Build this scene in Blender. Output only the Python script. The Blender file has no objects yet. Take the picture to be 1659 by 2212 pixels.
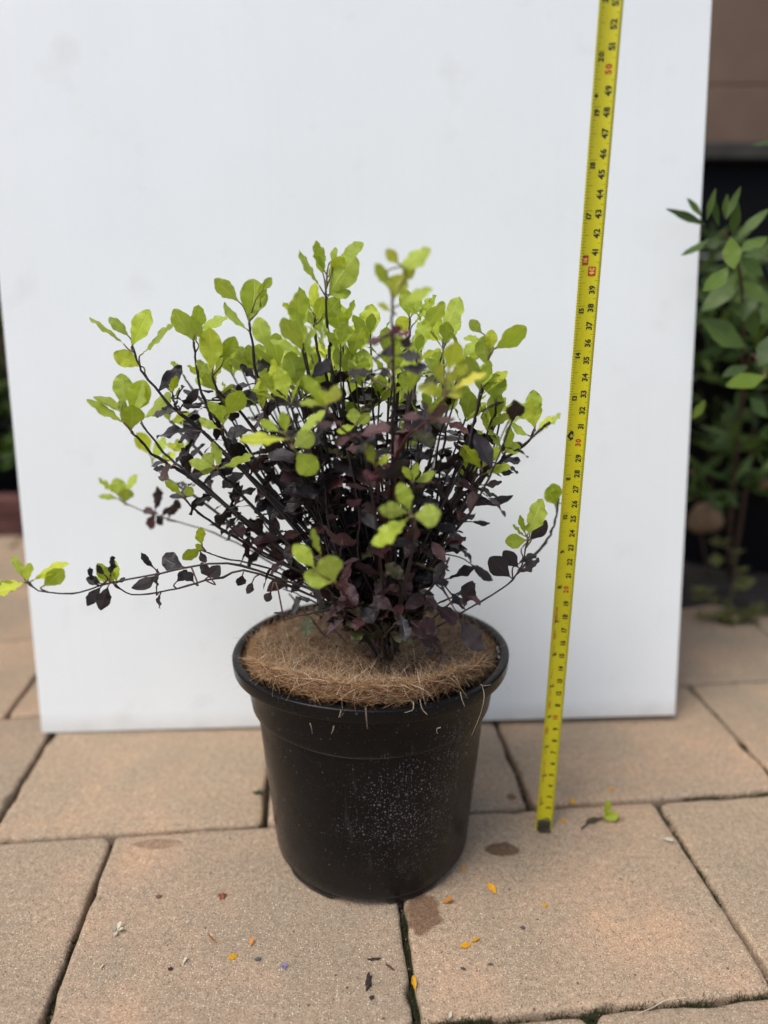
import bpy, bmesh, math, random
import numpy as np
from mathutils import Vector, Matrix
R = math.radians
random.seed(7); rng = np.random.default_rng(7)
scene = bpy.context.scene
COL = scene.collection

# ------------------------------------------------------------------ camera
PITCH, CAMH, FPX, PW, PH = R(17.4), 0.388, 1510.0, 1659.0, 2212.0
cam_d = bpy.data.cameras.new('camera'); cam = bpy.data.objects.new('camera', cam_d); COL.objects.link(cam)
cam.location = (0, 0, CAMH); cam.rotation_euler = (R(90) - PITCH, 0, 0)
cam_d.sensor_fit = 'VERTICAL'; cam_d.sensor_height = 36; cam_d.sensor_width = 27
cam_d.lens = FPX / PH * 36; cam_d.clip_start = 0.01; cam_d.clip_end = 200
cam_d.dof.use_dof = True; cam_d.dof.focus_distance = 0.425; cam_d.dof.aperture_fstop = 2.6; cam_d.dof.aperture_blades = 0
scene.camera = cam
# ------------------------------------------------------------------ world: bright overcast
SUN_EL, SUN_AZ = R(60), R(-125)      # azimuth from +Y (view direction) clockwise: from behind the viewer, to the left
world = bpy.data.worlds.new('World'); scene.world = world; world.use_nodes = True
wn = world.node_tree; wn.nodes.clear()
sky = wn.nodes.new('ShaderNodeTexSky'); sky.sky_type = 'NISHITA'; sky.sun_disc = False
sky.sun_elevation = SUN_EL; sky.sun_rotation = SUN_AZ; sky.air_density = 1.0; sky.dust_density = 4.0; sky.ozone_density = 1.0
hs = wn.nodes.new('ShaderNodeHueSaturation'); hs.inputs['Saturation'].default_value = 0.85
bg = wn.nodes.new('ShaderNodeBackground'); bg.inputs['Strength'].default_value = 0.12
wo = wn.nodes.new('ShaderNodeOutputWorld')
wn.links.new(sky.outputs[0], hs.inputs['Color']); wn.links.new(hs.outputs[0], bg.inputs['Color']); wn.links.new(bg.outputs[0], wo.inputs['Surface'])
sun_d = bpy.data.lights.new('sun', 'SUN'); sun_d.energy = 1.5; sun_d.angle = R(28); sun_d.color = (1.0, 0.97, 0.92)
sun = bpy.data.objects.new('sun', sun_d); COL.objects.link(sun)
sv = Vector((math.sin(SUN_AZ) * math.cos(SUN_EL), math.cos(SUN_AZ) * math.cos(SUN_EL), math.sin(SUN_EL)))
sun.rotation_euler = sv.to_track_quat('Z', 'Y').to_euler(); sun.location = sv * 5
scene.view_settings.view_transform = 'Standard'; scene.view_settings.look = 'None'
scene.view_settings.gamma = 1.0; scene.view_settings.use_curve_mapping = False
scene.view_settings.exposure = 0.60
scene.cycles.max_bounces = 8; scene.cycles.transparent_max_bounces = 8

# ------------------------------------------------------------------ helpers
SP, CP = math.sin(PITCH), math.cos(PITCH)
def ray(x, y):
    a, b = (x - PW / 2) / FPX, (PH / 2 - y) / FPX
    return Vector((a, CP + SP * b, -SP + CP * b))
def at(x, y, Y):                      # point on the sight line through a pixel at depth plane Y (metres)
    d = ray(x, y); return Vector((0, 0, CAMH)) + d * (Y / d.y)
def onz(x, y, z=0.0):                 # point on the sight line at height z
    d = ray(x, y); return Vector((0, 0, CAMH)) + d * ((z - CAMH) / d.z)
def mpp(p):                           # metres per pixel at a point
    return (p.y * CP - (p.z - CAMH) * SP) / FPX

def link(name, me, mat=None, parent=None):
    o = bpy.data.objects.new(name, me); COL.objects.link(o)
    if mat is not None and me is not None and not me.materials: me.materials.append(mat)
    if parent: o.parent = parent
    return o
def pymesh(name, verts, faces, smooth=True):
    me = bpy.data.meshes.new(name)
    if isinstance(verts, np.ndarray) and isinstance(faces, np.ndarray):
        n, k = faces.shape
        me.vertices.add(len(verts)); me.vertices.foreach_set('co', verts.astype(np.float32).ravel())
        me.loops.add(n * k); me.loops.foreach_set('vertex_index', faces.astype(np.int32).ravel())
        me.polygons.add(n); me.polygons.foreach_set('loop_start', np.arange(0, n * k, k, dtype=np.int32))
        me.update(calc_edges=True)
    else:
        me.from_pydata([tuple(v) for v in verts], [], [tuple(f) for f in faces]); me.update()
    if smooth: me.polygons.foreach_set('use_smooth', [True] * len(me.polygons))
    return me
def thing(o, label, cat, group=None):
    o['label'] = label; o['category'] = cat
    if group: o['group'] = group
    return o
def empty(name, loc, label=None, cat=None, group=None):
    o = bpy.data.objects.new(name, None); COL.objects.link(o); o.location = loc; o.empty_display_size = 0.02
    if label: thing(o, label, cat, group)
    return o
def parent_keep(o, p):                # p is an unrotated empty
    o.parent = p; o.location = o.location - p.location if p.type == 'EMPTY' else o.location
def box(name, x0, x1, y0, y1, z0, z1, mat, parent=None, bev=0.0):
    bm = bmesh.new(); bmesh.ops.create_cube(bm, size=1)
    for v in bm.verts: v.co = Vector(((x0 + x1) / 2 + v.co.x * (x1 - x0), (y0 + y1) / 2 + v.co.y * (y1 - y0), (z0 + z1) / 2 + v.co.z * (z1 - z0)))
    if bev: bmesh.ops.bevel(bm, geom=bm.edges[:], offset=bev, segments=2, affect='EDGES', profile=0.6)
    me = bpy.data.meshes.new(name); bm.to_mesh(me); bm.free()
    return link(name, me, mat, parent)
def spline(pts, n):
    P = np.array([list(p) for p in pts], float)
    P = np.vstack([2 * P[0] - P[1], P, 2 * P[-1] - P[-2]]); out = []
    m = len(P) - 3
    for i in range(n):
        u = i / (n - 1) * m; k = min(int(u), m - 1); t = u - k
        a, b, c, d = P[k:k + 4]
        out.append(0.5 * (2 * b + (c - a) * t + (2 * a - 5 * b + 4 * c - d) * t * t + (3 * b - a - 3 * c + d) * t ** 3))
    return np.array(out)
def tube(path, rad, sides=6):
    path = np.asarray(path); n = len(path); rad = np.broadcast_to(rad, (n,))
    V = []; F = []; up = np.array([0.3, 0.2, 1.0])
    for i in range(n):
        t = path[min(i + 1, n - 1)] - path[max(i - 1, 0)]; t = t / (np.linalg.norm(t) + 1e-12)
        a = np.cross(t, up)
        if np.linalg.norm(a) < 0.05: a = np.cross(t, [1, 0, 0])
        a /= np.linalg.norm(a); b = np.cross(t, a)
        for k in range(sides):
            th = 2 * math.pi * k / sides; V.append(path[i] + rad[i] * (math.cos(th) * a + math.sin(th) * b))
    for i in range(n - 1):
        for k in range(sides):
            k2 = (k + 1) % sides; F.append((i * sides + k, i * sides + k2, (i + 1) * sides + k2, (i + 1) * sides + k))
    F.append(tuple(range(sides))[::-1]); F.append(tuple((n - 1) * sides + k for k in range(sides)))
    return V, F
def fibres(starts, dirs, lens, bend, rad, segs=4):   # many thin curved 3-sided strands as one array mesh
    N = len(starts); t = np.linspace(0, 1, segs + 1)[None, :, None]
    d = dirs / np.linalg.norm(dirs, axis=1, keepdims=True)
    C = starts[:, None, :] + d[:, None, :] * lens[:, None, None] * t + bend[:, None, :] * (t ** 2) * lens[:, None, None]
    a = np.cross(d, rng.normal(size=(N, 3))); a /= np.linalg.norm(a, axis=1, keepdims=True); b = np.cross(d, a)
    r = rad[:, None, None] * (1 - 0.6 * t)
    rings = [C + r * (math.cos(q) * a[:, None, :] + math.sin(q) * b[:, None, :]) for q in (0, 2.094, 4.189)]
    V = np.stack(rings, axis=2).reshape(-1, 3)
    base = np.arange(N)[:, None, None] * (segs + 1) * 3 + np.arange(segs)[None, :, None] * 3
    F = []
    k = np.arange(3)[None, None, :]; k2 = (k + 1) % 3
    F = np.stack([base + k, base + k2, base + 3 + k2, base + 3 + k], axis=-1).reshape(-1, 4)
    return V, F

# ------------------------------------------------------------------ materials
class NT:
    def __init__(s, name):
        s.m = bpy.data.materials.new(name); s.m.use_nodes = True; s.t = s.m.node_tree
        s.b = s.t.nodes['Principled BSDF']; s.out = s.t.nodes['Material Output']
    def n(s, typ, **k):
        o = s.t.nodes.new('ShaderNode' + typ)
        for a, v in k.items():
            if a.startswith('i_'):
                key = a[2:].replace('_', ' '); o.inputs[key if not key.isdigit() else int(key)].default_value = v
            else: setattr(o, a, v)
        return o
    def l(s, a, b): s.t.links.new(a, b)
    def ramp(s, fac, stops):
        r = s.t.nodes.new('ShaderNodeValToRGB'); e = r.color_ramp.elements
        while len(e) < len(stops): e.new(0.5)
        for q, (p, c) in zip(e, stops): q.position = p; q.color = (*c, 1) if len(c) == 3 else c
        s.l(fac, r.inputs[0]); return r.outputs[0]
    def mix(s, fac, a, b, mode='MIX'):
        m = s.t.nodes.new('ShaderNodeMix'); m.data_type = 'RGBA'; m.blend_type = mode
        for v, i in ((fac, 0), (a, 6), (b, 7)):
            if hasattr(v, 'is_output'): s.l(v, m.inputs[i])
            elif i == 0: m.inputs[0].default_value = v
            else: m.inputs[i].default_value = (*v, 1)
        return m.outputs[2]
    def math(s, op, a, b=None, c=None, clamp=False):
        m = s.t.nodes.new('ShaderNodeMath'); m.operation = op; m.use_clamp = clamp
        for v, i in ((a, 0), (b, 1), (c, 2)):
            if v is None: continue
            if hasattr(v, 'is_output'): s.l(v, m.inputs[i])
            else: m.inputs[i].default_value = v
        return m.outputs[0]
    def noise(s, vec, scale, detail=4, rough=0.55):
        n = s.n('TexNoise'); n.inputs['Scale'].default_value = scale; n.inputs['Detail'].default_value = detail; n.inputs['Roughness'].default_value = rough
        s.l(vec, n.inputs['Vector']); return n.outputs['Fac']
    def bump(s, h, strength, dist):
        b = s.n('Bump'); b.inputs['Strength'].default_value = strength; b.inputs['Distance'].default_value = dist
        s.l(h, b.inputs['Height']); s.l(b.outputs[0], s.b.inputs['Normal']); return b
def simple(name, col, rough=0.6, var=0.15, scale=60, bump=0.0, bscale=300, metal=0.0, spec=0.5):
    t = NT(name); g = t.n('TexCoord').outputs['Object']
    f = t.noise(g, scale)
    lo = tuple(c * (1 - var) for c in col); hi = tuple(min(1, c * (1 + var)) for c in col)
    t.l(t.ramp(f, [(0.3, lo), (0.7, hi)]), t.b.inputs['Base Color'])
    t.b.inputs['Roughness'].default_value = rough; t.b.inputs['Metallic'].default_value = metal; t.b.inputs['Specular IOR Level'].default_value = spec
    if bump: t.bump(t.noise(g, bscale), bump, 0.001)
    return t.m

def leaf_mat(name, top, under, var, rough, trans, spec=0.5, blotch=None, vein=(1.4, 1.3, 2.2)):
    t = NT(name); uv = t.n('UVMap'); oi = t.n('ObjectInfo'); geo = t.n('NewGeometry')
    rnd = t.math('FRACT', t.math('ADD', oi.outputs['Random'], geo.outputs['Random Per Island']))
    obj = t.n('TexCoord').outputs['Object']
    # colour variation from leaf to leaf
    c_top = t.ramp(rnd, [(0.0, tuple(c * (1 - var) for c in top)), (0.5, top), (1.0, tuple(c * (1 + var) for c in (top[0] * 1.15, top[1], top[2])))])
    c_un = t.ramp(rnd, [(0.0, tuple(c * (1 - var * .6) for c in under)), (1.0, tuple(c * (1 + var * .6) for c in under))])
    col = t.mix(geo.outputs['Backfacing'], c_top, c_un)
    sep = t.n('SeparateXYZ'); t.l(uv.outputs[0], sep.inputs[0])
    ax = t.math('ABSOLUTE', t.math('SUBTRACT', sep.outputs[0], 0.5))
    mid = t.math('SUBTRACT', 1.0, t.math('MULTIPLY', ax, 28.0), clamp=True)
    ph = t.math('ADD', t.math('MULTIPLY', sep.outputs[1], 9.0), t.math('MULTIPLY', ax, -5.0))
    side = t.math('SUBTRACT', 1.0, t.math('MULTIPLY', t.math('ABSOLUTE', t.math('SUBTRACT', t.math('FRACT', ph), 0.5)), 14.0), clamp=True)
    vn = t.math('MAXIMUM', mid, t.math('MULTIPLY', side, 0.40))
    col = t.mix(t.math('MULTIPLY', vn, 0.85), col, t.mix(1.0, col, vein, 'MULTIPLY'))
    mp = t.n('CombineXYZ'); t.l(sep.outputs[0], mp.inputs[0]); t.l(sep.outputs[1], mp.inputs[1]); t.l(t.math('MULTIPLY', rnd, 37.0), mp.inputs[2])
    nz = t.noise(mp.outputs[0], 5.0, 5)
    col = t.mix(t.math('MULTIPLY', t.math('SUBTRACT', nz, 0.38, clamp=True), 1.5, clamp=True), col, t.mix(1.0, col, (0.72, 0.75, 0.7), 'MULTIPLY'))
    if blotch:
        bf = t.math('MULTIPLY', t.math('SUBTRACT', t.noise(mp.outputs[0], 2.3, 3), 0.52, clamp=True), 5.0, clamp=True)
        col = t.mix(t.math('MULTIPLY', bf, t.math('GREATER_THAN', rnd, 0.45)), col, blotch)
    t.l(col, t.b.inputs['Base Color'])
    t.b.inputs['Specular IOR Level'].default_value = spec
    rr = t.mix(geo.outputs['Backfacing'], (rough,) * 3, (0.75,) * 3)
    t.l(rr, t.b.inputs['Roughness'])
    h = t.math('ADD', t.math('MULTIPLY', vn, -0.6), t.noise(mp.outputs[0], 22.0, 3))
    b = t.bump(h, 0.6, 0.0007)
    tr = t.n('BsdfTranslucent'); t.l(t.mix(1.0, col, (1.15, 1.1, 0.6), 'MULTIPLY'), tr.inputs['Color'])
    mx = t.n('MixShader'); mx.inputs[0].default_value = trans
    t.l(t.b.outputs[0], mx.inputs[1]); t.l(tr.outputs[0], mx.inputs[2]); t.l(mx.outputs[0], t.out.inputs['Surface'])
    return t.m
M_lime = leaf_mat('lime_leaf', (0.43, 0.55, 0.050), (0.42, 0.52, 0.085), 0.26, 0.25, 0.42, 0.5)
M_yel = leaf_mat('yellow_young_leaf', (0.52, 0.57, 0.06), (0.50, 0.54, 0.08), 0.12, 0.32, 0.38)
M_dark = leaf_mat('purple_leaf', (0.018, 0.0145, 0.019), (0.028, 0.019, 0.020), 0.5, 0.33, 0.05, 0.55, vein=(2.2, 1.8, 1.6))
M_mar = leaf_mat('maroon_leaf', (0.052, 0.020, 0.025), (0.062, 0.030, 0.030), 0.5, 0.36, 0.10, 0.5, blotch=(0.05, 0.045, 0.018), vein=(1.9, 1.5, 1.3))
M_olive = leaf_mat('bronze_leaf', (0.055, 0.058, 0.018), (0.075, 0.065, 0.03), 0.5, 0.35, 0.15, 0.5, blotch=(0.05, 0.02, 0.02))
M_pink = leaf_mat('pink_leaf', (0.15, 0.032, 0.045), (0.17, 0.05, 0.06), 0.3, 0.35, 0.15)
M_green = leaf_mat('back_leaf', (0.058, 0.112, 0.014), (0.075, 0.12, 0.03), 0.5, 0.42, 0.22)
def stem_material():
    t = NT('dark_stem'); g = t.n('NewGeometry').outputs['Position']; sp = t.n('SeparateXYZ'); t.l(g, sp.inputs[0])
    old = t.math('MULTIPLY', t.math('SUBTRACT', .245, sp.outputs[2], clamp=True), 14.0, clamp=True)   # older wood low down is brown
    a = t.ramp(t.noise(g, 300), [(.3, (.014, .010, .011)), (.7, (.026, .018, .018))]); b = t.ramp(t.noise(g, 260), [(.3, (.035, .024, .017)), (.7, (.085, .062, .045))])
    t.l(t.mix(old, a, b), t.b.inputs['Base Color']); t.b.inputs['Roughness'].default_value = .5; t.bump(t.noise(g, 1200), .5, .0005); return t.m
M_stem = stem_material()
M_redstem = simple('red_stem', (0.085, 0.028, 0.022), 0.5, 0.4, 200)
M_trunk = simple('trunk_bark', (0.075, 0.055, 0.04), 0.85, 0.45, 150, 0.8, 700)

# pavers
PAV_UV = R(5.05)
def paver_material():
    t = NT('concrete_paver'); g = t.n('NewGeometry').outputs['Position']; oi = t.n('ObjectInfo').outputs['Random']
    n1 = t.noise(g, 9.0, 4, 0.6); n2 = t.noise(g, 26.0, 5, 0.6); n3 = t.noise(g, 900.0, 3, 0.7); n4 = t.noise(g, 250.0, 4, 0.7)
    base = t.ramp(n1, [(0.28, (0.28, 0.228, 0.165)), (0.5, (0.345, 0.26, 0.182)), (0.58, (0.39, 0.28, 0.192)), (0.72, (0.475, 0.315, 0.20))])
    base = t.mix(t.math('MULTIPLY', t.math('SUBTRACT', n2, 0.42, clamp=True), 2.2, clamp=True), base, (0.295, 0.24, 0.175))
    base = t.mix(0.55, base, t.mix(1.0, base, t.ramp(oi, [(0, (0.82, 0.84, 0.86)), (1, (1.18, 1.12, 1.05))]), 'MULTIPLY'))
    sand = t.ramp(n3, [(0.3, (0.6, 0.59, 0.58)), (0.5, (1, 1, 1)), (0.68, (1.4, 1.38, 1.34))])
    base = t.mix(1.0, base, sand, 'MULTIPLY')
    base = t.mix(1.0, base, t.ramp(n4, [(0.3, (0.74, 0.74, 0.74)), (0.7, (1.22, 1.22, 1.22))]), 'MULTIPLY')
    # pale and dark aggregate grains
    for sc, thr, col, lim in ((330, 0.16, (0.66, 0.60, 0.50), 0.90), (520, 0.24, (0.06, 0.05, 0.042), 0.86), (700, 0.28, (0.62, 0.54, 0.44), 0.74), (140, 0.12, (0.075, 0.05, 0.035), 0.94), (900, .3, (.12, .1, .08), .7)):
        v = t.n('TexVoronoi'); v.inputs['Scale'].default_value = sc; t.l(g, v.inputs['Vector'])
        s = t.n('SeparateColor'); t.l(v.outputs['Color'], s.inputs[0])
        m = t.math('MULTIPLY', t.math('LESS_THAN', v.outputs['Distance'], thr), t.math('GREATER_THAN', s.outputs[0], lim))
        base = t.mix(t.math('MULTIPLY', m, 0.8), base, col)
    # damp brown stains
    wob = t.n('TexNoise'); wob.inputs['Scale'].default_value = 60; wob.inputs['Detail'].default_value = 3; t.l(g, wob.inputs['Vector'])
    sx = t.n('SeparateXYZ'); t.l(g, sx.inputs[0])
    def blob(px, py, rx, ry, k):
        nonlocal base
        c = onz(px, py); m = mpp(c)
        dx = t.math('DIVIDE', t.math('SUBTRACT', sx.outputs[0], c.x), rx * m)
        ryw = abs(onz(px, py - ry).y - c.y)
        dy = t.math('DIVIDE', t.math('SUBTRACT', sx.outputs[1], c.y), ryw)
        d = t.math('SQRT', t.math('ADD', t.math('MULTIPLY', dx, dx), t.math('MULTIPLY', dy, dy)))
        d = t.math('ADD', d, t.math('MULTIPLY', t.math('SUBTRACT', wob.outputs['Fac'], 0.5), 1.3))
        f = t.math('MULTIPLY', t.math('SUBTRACT', 1.08, d), 5.0, clamp=True)
        base = t.mix(t.math('MULTIPLY', f, k), base, t.mix(1.0, base, (0.34, 0.25, 0.20), 'MULTIPLY'))
    blob(1085, 1834, 37, 14, 0.9); blob(914, 1972, 40, 40, 0.8); blob(335, 1822, 50, 12, 0.45); blob(1320, 1770, 30, 8, 0.4); blob(1105, 1722, 10, 7, 0.8)
    t.l(base, t.b.inputs['Base Color']); t.b.inputs['Roughness'].default_value = 0.92; t.b.inputs['Specular IOR Level'].default_value = 0.25
    h = t.math('ADD', t.math('MULTIPLY', n3, 0.5), t.math('ADD', t.math('MULTIPLY', n4, 0.8), t.math('MULTIPLY', n2, 2.0)))
    t.bump(h, 0.9, 0.0012)
    return t.m
M_paver = paver_material()
def soil_material():
    t = NT('joint_soil'); g = t.n('NewGeometry').outputs['Position']
    c = t.ramp(t.noise(g, 45, 5), [(0.35, (0.028, 0.022, 0.016)), (0.55, (0.07, 0.055, 0.038)), (0.68, (0.05, 0.06, 0.018))])
    t.l(c, t.b.inputs['Base Color']); t.b.inputs['Roughness'].default_value = 0.95
    t.bump(t.noise(g, 500, 4), 1.0, 0.002); return t.m
M_soil = soil_material()

# ------------------------------------------------------------------ ground
gs = link('ground', pymesh('ground', [(-60, -60, -0.009), (60, -60, -0.009), (60, 60, -0.009), (-60, 60, -0.009)], [(0, 1, 2, 3)], False), M_soil); gs['kind'] = 'structure'
paving = empty('paving', (0, 0, 0)); paving['kind'] = 'structure'
def uvw(u, v, z): c, s = math.cos(PAV_UV), math.sin(PAV_UV); return Vector((c * u - s * v, s * u + c * v, z))
def paver(u0, u1, v0, v1):
    g = 0.0017; hd = v0 + v1
    u0 += g * random.uniform(.5, 1.5); u1 -= g * random.uniform(.5, 1.5); v0 += g * random.uniform(.3, 1.4); v1 -= g * random.uniform(.3, 1.4)
    near = v0 < 0.62 and abs((u0 + u1) / 2) < 0.5
    st = 0.0045 if near else 0.02
    rc = random.uniform(0.004, 0.009); pts = []
    cs = [(u1 - rc, v0 + rc, -90), (u1 - rc, v1 - rc, 0), (u0 + rc, v1 - rc, 90), (u0 + rc, v0 + rc, 180)]
    for k, (cx_, cy_, a0) in enumerate(cs):
        for q in range(5):
            a = R(a0 + q * 22.5); pts.append((cx_ + rc * math.cos(a), cy_ + rc * math.sin(a), math.cos(a), math.sin(a)))
        nx = cs[(k + 1) % 4]; an = R(a0 + 90)
        p0 = (cx_ + rc * math.cos(an), cy_ + rc * math.sin(an)); p1 = (nx[0] + rc * math.cos(an), nx[1] + rc * math.sin(an))
        L = math.hypot(p1[0] - p0[0], p1[1] - p0[1]); m = max(2, int(L / st))
        for q in range(1, m):
            pts.append((p0[0] + (p1[0] - p0[0]) * q / m, p0[1] + (p1[1] - p0[1]) * q / m, math.cos(an), math.sin(an)))
    n = len(pts); V = []; wig = [random.gauss(0, 1) for _ in range(n)]
    wig = [(wig[i - 1] + wig[i] * 2 + wig[(i + 1) % n]) / 3 for i in range(n)]
    chip = [0.0] * n
    if near:
        for _ in range(random.randint(4, 8)):
            c = random.randrange(n); w = random.randint(1, 3); d = random.uniform(.0008, .0025)
            for q in range(-w, w + 1): chip[(c + q) % n] = max(chip[(c + q) % n], d * (1 - abs(q) / (w + 1)))
    prof = [(0.0045, 0.0), (0.0022, -0.0003), (0.0009, -0.0010), (0.0003, -0.0024), (0.0, -0.0060), (0.0005, -0.016)]
    dz = 0.0 if near else random.uniform(-.0008, 0.0006)
    for j, (ins, z) in enumerate(prof):
        for i, (x, y, nx, ny) in enumerate(pts):
            d = ins + (0.00035 * wig[i] if j else 0) + chip[i] * (1.0 if j in (1, 2, 3) else 0.3)
            V.append(uvw(x - nx * d, y - ny * d, z + dz - (chip[i] * .5 if j in (2, 3) else 0)))
    F = [tuple(range(n))]
    for j in range(len(prof) - 1):
        for i in range(n):
            i2 = (i + 1) % n; F.append((j * n + i, (j + 1) * n + i, (j + 1) * n + i2, j * n + i2))
    me = pymesh('paver', V, F, False)
    me.polygons.foreach_set('use_smooth', [False] + [True] * (len(F) - 1))
    link('paver', me, M_paver, paving)
rows = {28.2: [-16.4, 4.35, 25.7], 44.5: [-25.7, -5.2, 15.6, 37.1], 11.8: [-6.8, 14.1, 34.9], 61.0: [-31.0, -10.2, 10.6, 31.4]}
vs = [-4.6, 11.8, 28.2, 44.5, 61.0, 77.5, 94.0, 110.5, 127.0]
for k in range(-3, 0): vs.insert(0, -4.6 + 16.4 * k)
for i, v0 in enumerate(vs[:-1]):
    j = rows.get(v0) or [q + random.uniform(-1, 1) for q in ([-20] if i % 2 else [-9.5])]
    j = sorted(j)
    while j[0] > -125: j.insert(0, j[0] - random.uniform(20.6, 21.1))
    while j[-1] < 120: j.append(j[-1] + random.uniform(20.6, 21.1))
    for a, b in zip(j[:-1], j[1:]): paver(a / 100, b / 100, v0 / 100, vs[i + 1] / 100)

# moss and grit in the joints
M_moss = simple('moss', (0.042, 0.046, 0.014), 0.95, 0.5, 300)
M_grit = simple('grit', (0.26, 0.2, 0.15), 0.9, 0.6, 60)
ms = []; gr = []
def moss_line(u0, v0, u1, v1, dens, w=0.0022):
    L = math.hypot(u1 - u0, v1 - v0); 
    for _ in range(int(L * 1e4 * dens)):
        t = random.random(); ms.append(list(uvw(u0 + (u1 - u0) * t + random.gauss(0, w) , v0 + (v1 - v0) * t + random.gauss(0, w), -0.0075)))
def clumps(u0, v0, u1, v1, n, dens):
    for _ in range(n):
        t = random.random(); l = random.uniform(.006, .02) / max(1e-6, math.hypot(u1 - u0, v1 - v0))
        moss_line(u0 + (u1 - u0) * t, v0 + (v1 - v0) * t, u0 + (u1 - u0) * (t + l), v0 + (v1 - v0) * (t + l), dens)
clumps(.04, .282, .26, .282, 16, 2.0); clumps(-.2, .282, .04, .282, 4, 1); clumps(.257, .30, .257, .44, 6, 1.6); clumps(.257, .445, .40, .445, 12, 2.0); clumps(-.3, .445, .2, .445, 4, .8)
clumps(.0435, .29, .0435, .36, 4, 1.2); clumps(.371, .46, .371, .6, 5, 1.5); clumps(-.164, .29, -.164, .44, 4, .8); moss_line(.052, .2815, .085, .2815, 9, .0024)
ms = np.array(ms); N = len(ms)
V, F = fibres(ms, rng.normal(size=(N, 3)) * [.6, .6, .5] + [0, 0, 1], rng.uniform(.002, .0065, N), rng.normal(size=(N, 3)) * .3, np.full(N, .00032), 2)
mo = link('moss', pymesh('moss', V, F), M_moss); mo['kind'] = 'stuff'
V = []; F = []
def pebble(c, r):
    k = len(V); q = [Vector((random.gauss(0, 1), random.gauss(0, 1), random.gauss(0, 1))) for _ in range(1)][0]
    for d in ((1, 0, 0), (-1, 0, 0), (0, 1, 0), (0, -1, 0), (0, 0, 1), (0, 0, -1)):
        V.append(Vector(c) + Vector(d) * r * random.uniform(.6, 1.3))
    for f in ((0, 2, 4), (2, 1, 4), (1, 3, 4), (3, 0, 4), (2, 0, 5), (1, 2, 5), (3, 1, 5), (0, 3, 5)): F.append(tuple(k + i for i in f))
for (u0, v0, u1, v1, n) in ((.0435, .285, .0435, .375, 60), (-.164, .285, -.164, .44, 60), (.257, .285, .257, .44, 70), (-.25, .282, .38, .282, 120), (-.3, .445, .4, .445, 150), (.156, .45, .156, .6, 40), (-.257, .45, -.257, .6, 40), (.371, .45, .371, .6, 40)):
    for _ in range(n):
        t = random.random(); pebble(uvw(u0 + (u1 - u0) * t + random.gauss(0, .0015), v0 + (v1 - v0) * t + random.gauss(0, .0015), -0.008), random.uniform(.0006, .0018))
for _ in range(420):
    p = onz(random.uniform(0, 1659), random.uniform(1780, 2212)); pebble((p.x, p.y, 0.0001), random.uniform(.0002, .00055))
go = link('grit', pymesh('grit', V, F, False), M_grit); go['kind'] = 'stuff'

# ------------------------------------------------------------------ back fence
FY = 1.30
M_fwood = simple('brown_fence_wood', (0.15, 0.096, 0.066), 0.75, 0.2, 7, 0.4, 90)
M_recess = simple('recess_shade', (0.0045, 0.005, 0.007), 0.8, 0.3, 9, 0.3, 90, spec=.15)  # near-black colour paints the deep shade of the open recess below the planks
M_rail = simple('dark_rail', (0.035, 0.033, 0.028), 0.8, 0.3, 20)
fence = empty('fence', (0, FY, 0), 'brown timber fence above near-black boards standing in for a shaded recess, behind the white board', 'fence')
zt = at(1600, 312, FY).z; zb = at(1600, 345, FY - .02).z; zj = at(1600, 183, FY).z
h = zj - zt; z = zt
while z < 1.95:
    for x0 in (-2.7, -0.9, 0.9):
        parent_keep(box('plank', x0 + .001, x0 + 1.799, FY, FY + .02, z + .0005, z + h - .0005, M_fwood, None, .002), fence)
    z += h; h = (zj - zt) * 2.1
parent_keep(box('rail', -2.7, 2.7, FY - .028, FY + .03, zb, zt - .001, M_rail, None, .003), fence)
z = 0.004; hb = (zb - .004) / 4
for k in range(4):
    parent_keep(box('recess_board', -2.7, 2.7, FY - .005, FY + .018, z + .002, z + hb - .002, M_recess, None, .002), fence); z += hb
for x in (-2.7, -.9, .9, 2.7): parent_keep(box('post', x - .04, x + .04, FY + .031, FY + .11, -.2, 1.97, M_rail), fence)

# ------------------------------------------------------------------ white board
def board_material():
    t = NT('white_board'); tc = t.n('TexCoord').outputs['Object']
    mp = t.n('Mapping'); mp.inputs['Scale'].default_value = (320, 1, 3); t.l(tc, mp.inputs[0])
    st = t.noise(mp.outputs[0], 1.0, 3)
    sm = t.noise(tc, 7, 4)
    c = t.ramp(sm, [(0.35, (0.765, 0.805, 0.82)), (0.7, (0.80, 0.84, 0.855))])
    c = t.mix(1.0, c, t.ramp(st, [(0.3, (0.985, 0.987, 0.99)), (0.7, (1, 1, 1))]), 'MULTIPLY')
    v = t.n('TexNoise'); v.inputs['Scale'].default_value = 22; v.inputs['Detail'].default_value = 5; t.l(tc, v.inputs['Vector'])
    c = t.mix(t.math('MULTIPLY', t.math('SUBTRACT', v.outputs['Fac'], 0.60, clamp=True), 2.0, clamp=True), c, (0.62, 0.62, 0.61))
    spz = t.n('SeparateXYZ'); t.l(tc, spz.inputs[0])
    low = t.math('SUBTRACT', 1.0, t.math('DIVIDE', spz.outputs[2], .018), clamp=True)
    c = t.mix(t.math('MULTIPLY', low, t.math('MULTIPLY', t.noise(tc, 40, 5), .75)), c, (0.42, 0.38, 0.33))
    t.l(c, t.b.inputs['Base Color']); t.b.inputs['Roughness'].default_value = 0.42; t.b.inputs['Specular IOR Level'].default_value = 0.35
    t.bump(st, 0.05, 0.0006); return t.m
M_board = board_material()
M_edge = simple('board_cut_edge', (0.86, 0.86, 0.85), 0.6, 0.05, 80)
PL, PR = onz(93, 1585), onz(1455, 1558)
ux = (PR - PL); BW = ux.length; ux.normalize()
lean, skew = R(8.6), R(-2.5)
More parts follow.
